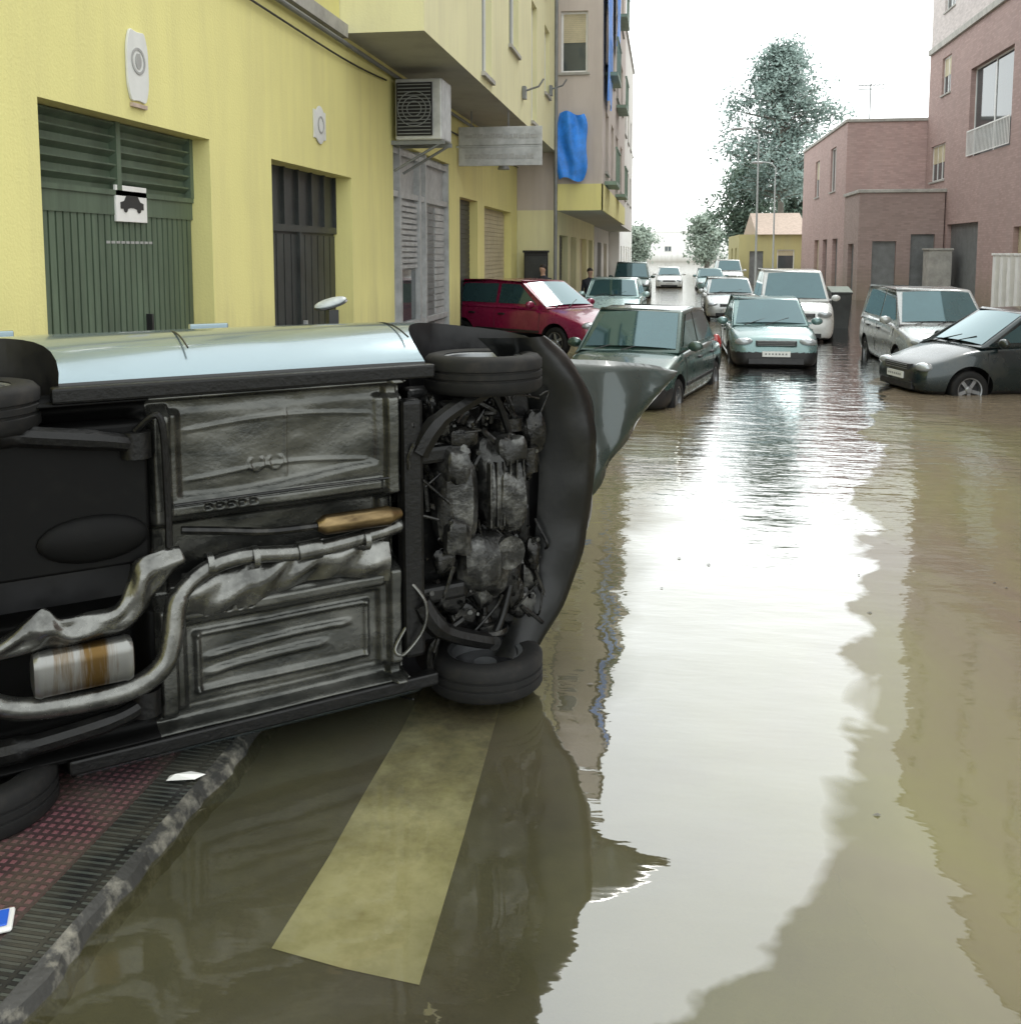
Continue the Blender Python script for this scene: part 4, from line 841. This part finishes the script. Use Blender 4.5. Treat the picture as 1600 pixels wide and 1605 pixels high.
for i in range(60):
    p=V((R.uniform(.62,1.38),R.uniform(-.56,.56),R.uniform(.14,.28))); q=p+V((R.uniform(-.16,.16),R.uniform(-.24,.24),R.uniform(-.04,.10))); mid_=(p+q)/2+V((R.uniform(-.08,.08),R.uniform(-.08,.08),R.uniform(-.04,.02)))
    for v_ in (p,q,mid_): v_.x=min(max(v_.x,.62),1.40); v_.z=max(v_.z,.14)
    mb.tube(spline([p,mid_,q],6),R.choice([.005,.007,.010,.016]),7)
o=mb.obj('hoses',mOil,oc,False,smooth=True); o['kind']='stuff'
mb=MB()
for i in range(110):
    x,y,z=R.uniform(.62,1.36),R.uniform(-.56,.56),R.uniform(.16,.26); s=R.uniform(.004,.013)
    mb.lathe([(0,-s),(s,-s),(s*.9,s),(0,s)],(x,y,z),(R.uniform(-.4,.4),R.uniform(-.4,.4),1),8,R.choice([0,1]))
o=mb.obj('fittings',[mOil,mCast],oc,False); o['kind']='stuff'
mb=MB(); mb.tube([(.6,-.24,.19),(.2,-.245,.185),(-.36,-.24,.185)],.006,6); mb.obj('brake_line',mOil,oc,False)
mb=MB(); mb.tube(spline([(.62,.22,.17),(.68,.32,.12),(.67,.44,.12),(.58,.54,.13),(.55,.52,.16),(.62,.42,.17)]),.008,8); mb.obj('brake_hose',mExh,oc,False,smooth=True)
mBump=M('wet_black_bumper',(.005,.0055,.0055),.30,var=.4,scale=6,obj=True,spec=.35,col2=(.016,.016,.015),thr=(.5,.8),bump=.15,bscale=12)
mb=MB(); vs=[];fs=[]; ny_=41
for i in range(ny_):
    y=-.82+1.62*i/(ny_-1); t=abs(y)/.90; xx=1.70-.44*t**3.0
    wv=.006*math.sin(i*.9)+.005*math.sin(i*.37)
    pr=[(xx-.30,.32),(xx-.22,.25),(xx-.13,.205+wv),(xx-.05,.215+wv),(xx-.005+wv,.27),(xx+.02+wv,.34),(xx+.022,.44),(xx+.005,.53),(xx-.04,.56)]
    vs+=[(skew(a,y),y,b) for a,b in pr]
k=9
for i in range(ny_-1):
    for j in range(k-1): fs.append((i*k+j,(i+1)*k+j,(i+1)*k+j+1,i*k+j+1))
mb.add(vs,fs); mb.obj('bumper',mBump,oc,False,smooth=True,ang=60)
mTorn=paint('dark_torn_panel_paint',(.016,.030,.028),.2,.3,dirt=(.05,.05,.04))
TP=spline([(1.46,-.70,.42),(1.80,-.66,.47),(2.15,-.62,.50),(2.44,-.56,.53)],6); BP=spline([(1.62,.12,.30),(1.78,-.08,.30),(2.02,-.28,.38),(2.41,-.53,.52)],6)
mb=MB(); vs=[];fs=[]; m_=8
for i,(p,q) in enumerate(zip(TP,BP)):
    for j in range(m_+1):
        t=j/m_; c=p.lerp(q,t); vs.append((c.x+.015*math.sin(t*9+i),c.y,c.z-.035*math.sin(math.pi*t)+.008*math.sin(i*1.1)))
for i in range(len(TP)-1):
    for j in range(m_): fs.append((i*(m_+1)+j,(i+1)*(m_+1)+j,(i+1)*(m_+1)+j+1,i*(m_+1)+j+1))
mb.add(vs,fs); o=mb.obj('torn_panel',mTorn,oc,False,smooth=True,ang=180); so_=o.modifiers.new('t','SOLIDIFY'); so_.thickness=.008

# ---------------------------------------------------------------- debris
mb=MB(); ox,oy=.13,.21
mb.add([(x*1+ox,y+oy,z-.02) for x,y,z in [(-2.0,3.18,.09),(-1.90,3.215,.085),(-1.87,3.25,.09),(-1.93,3.245,.10),(-2.0,3.21,.095),(-1.97,3.195,.112)]],[(0,1,2,3,4),(0,5,4),(0,1,5),(1,2,5),(2,3,5),(3,4,5)])
tag(mb.obj('plastic_scrap',mWhite),'crumpled white plastic scrap on the kerb','scrap')
e=thing('broken_plate',(-2.06,2.51,.06),'blue and white broken plastic plate on the red pavement','plate')
T=Matrix.Translation((-2.065,2.515,-.02))@Matrix.Rotation(D(30),4,'Z')
mb=MB(); mb.box((-.14,-.055,.076),(.14,.055,.09),0,T); mb.obj('plate',mWhite,e,bevel=.012)
mb=MB(); mb.box((-.13,-.04,.091),(.125,.04,.096),0,T); mb.obj('panel',mBlueP,e,bevel=.01)
R=random.Random(5)
for i in range(14):
    x,y=R.uniform(-.4,2.2),R.uniform(2.6,7); mb=MB(); s=R.uniform(.005,.011); mb.add([(x-s*2,y,.003),(x,y-s,.008),(x+s*1.6,y+s*.3,.003),(x+.2*s,y+s,.007)],[(0,1,2,3)])
    tag(mb.obj('floating_debris',mTrunk),'tiny dark leaf floating on the floodwater','debris','bits floating on the water')
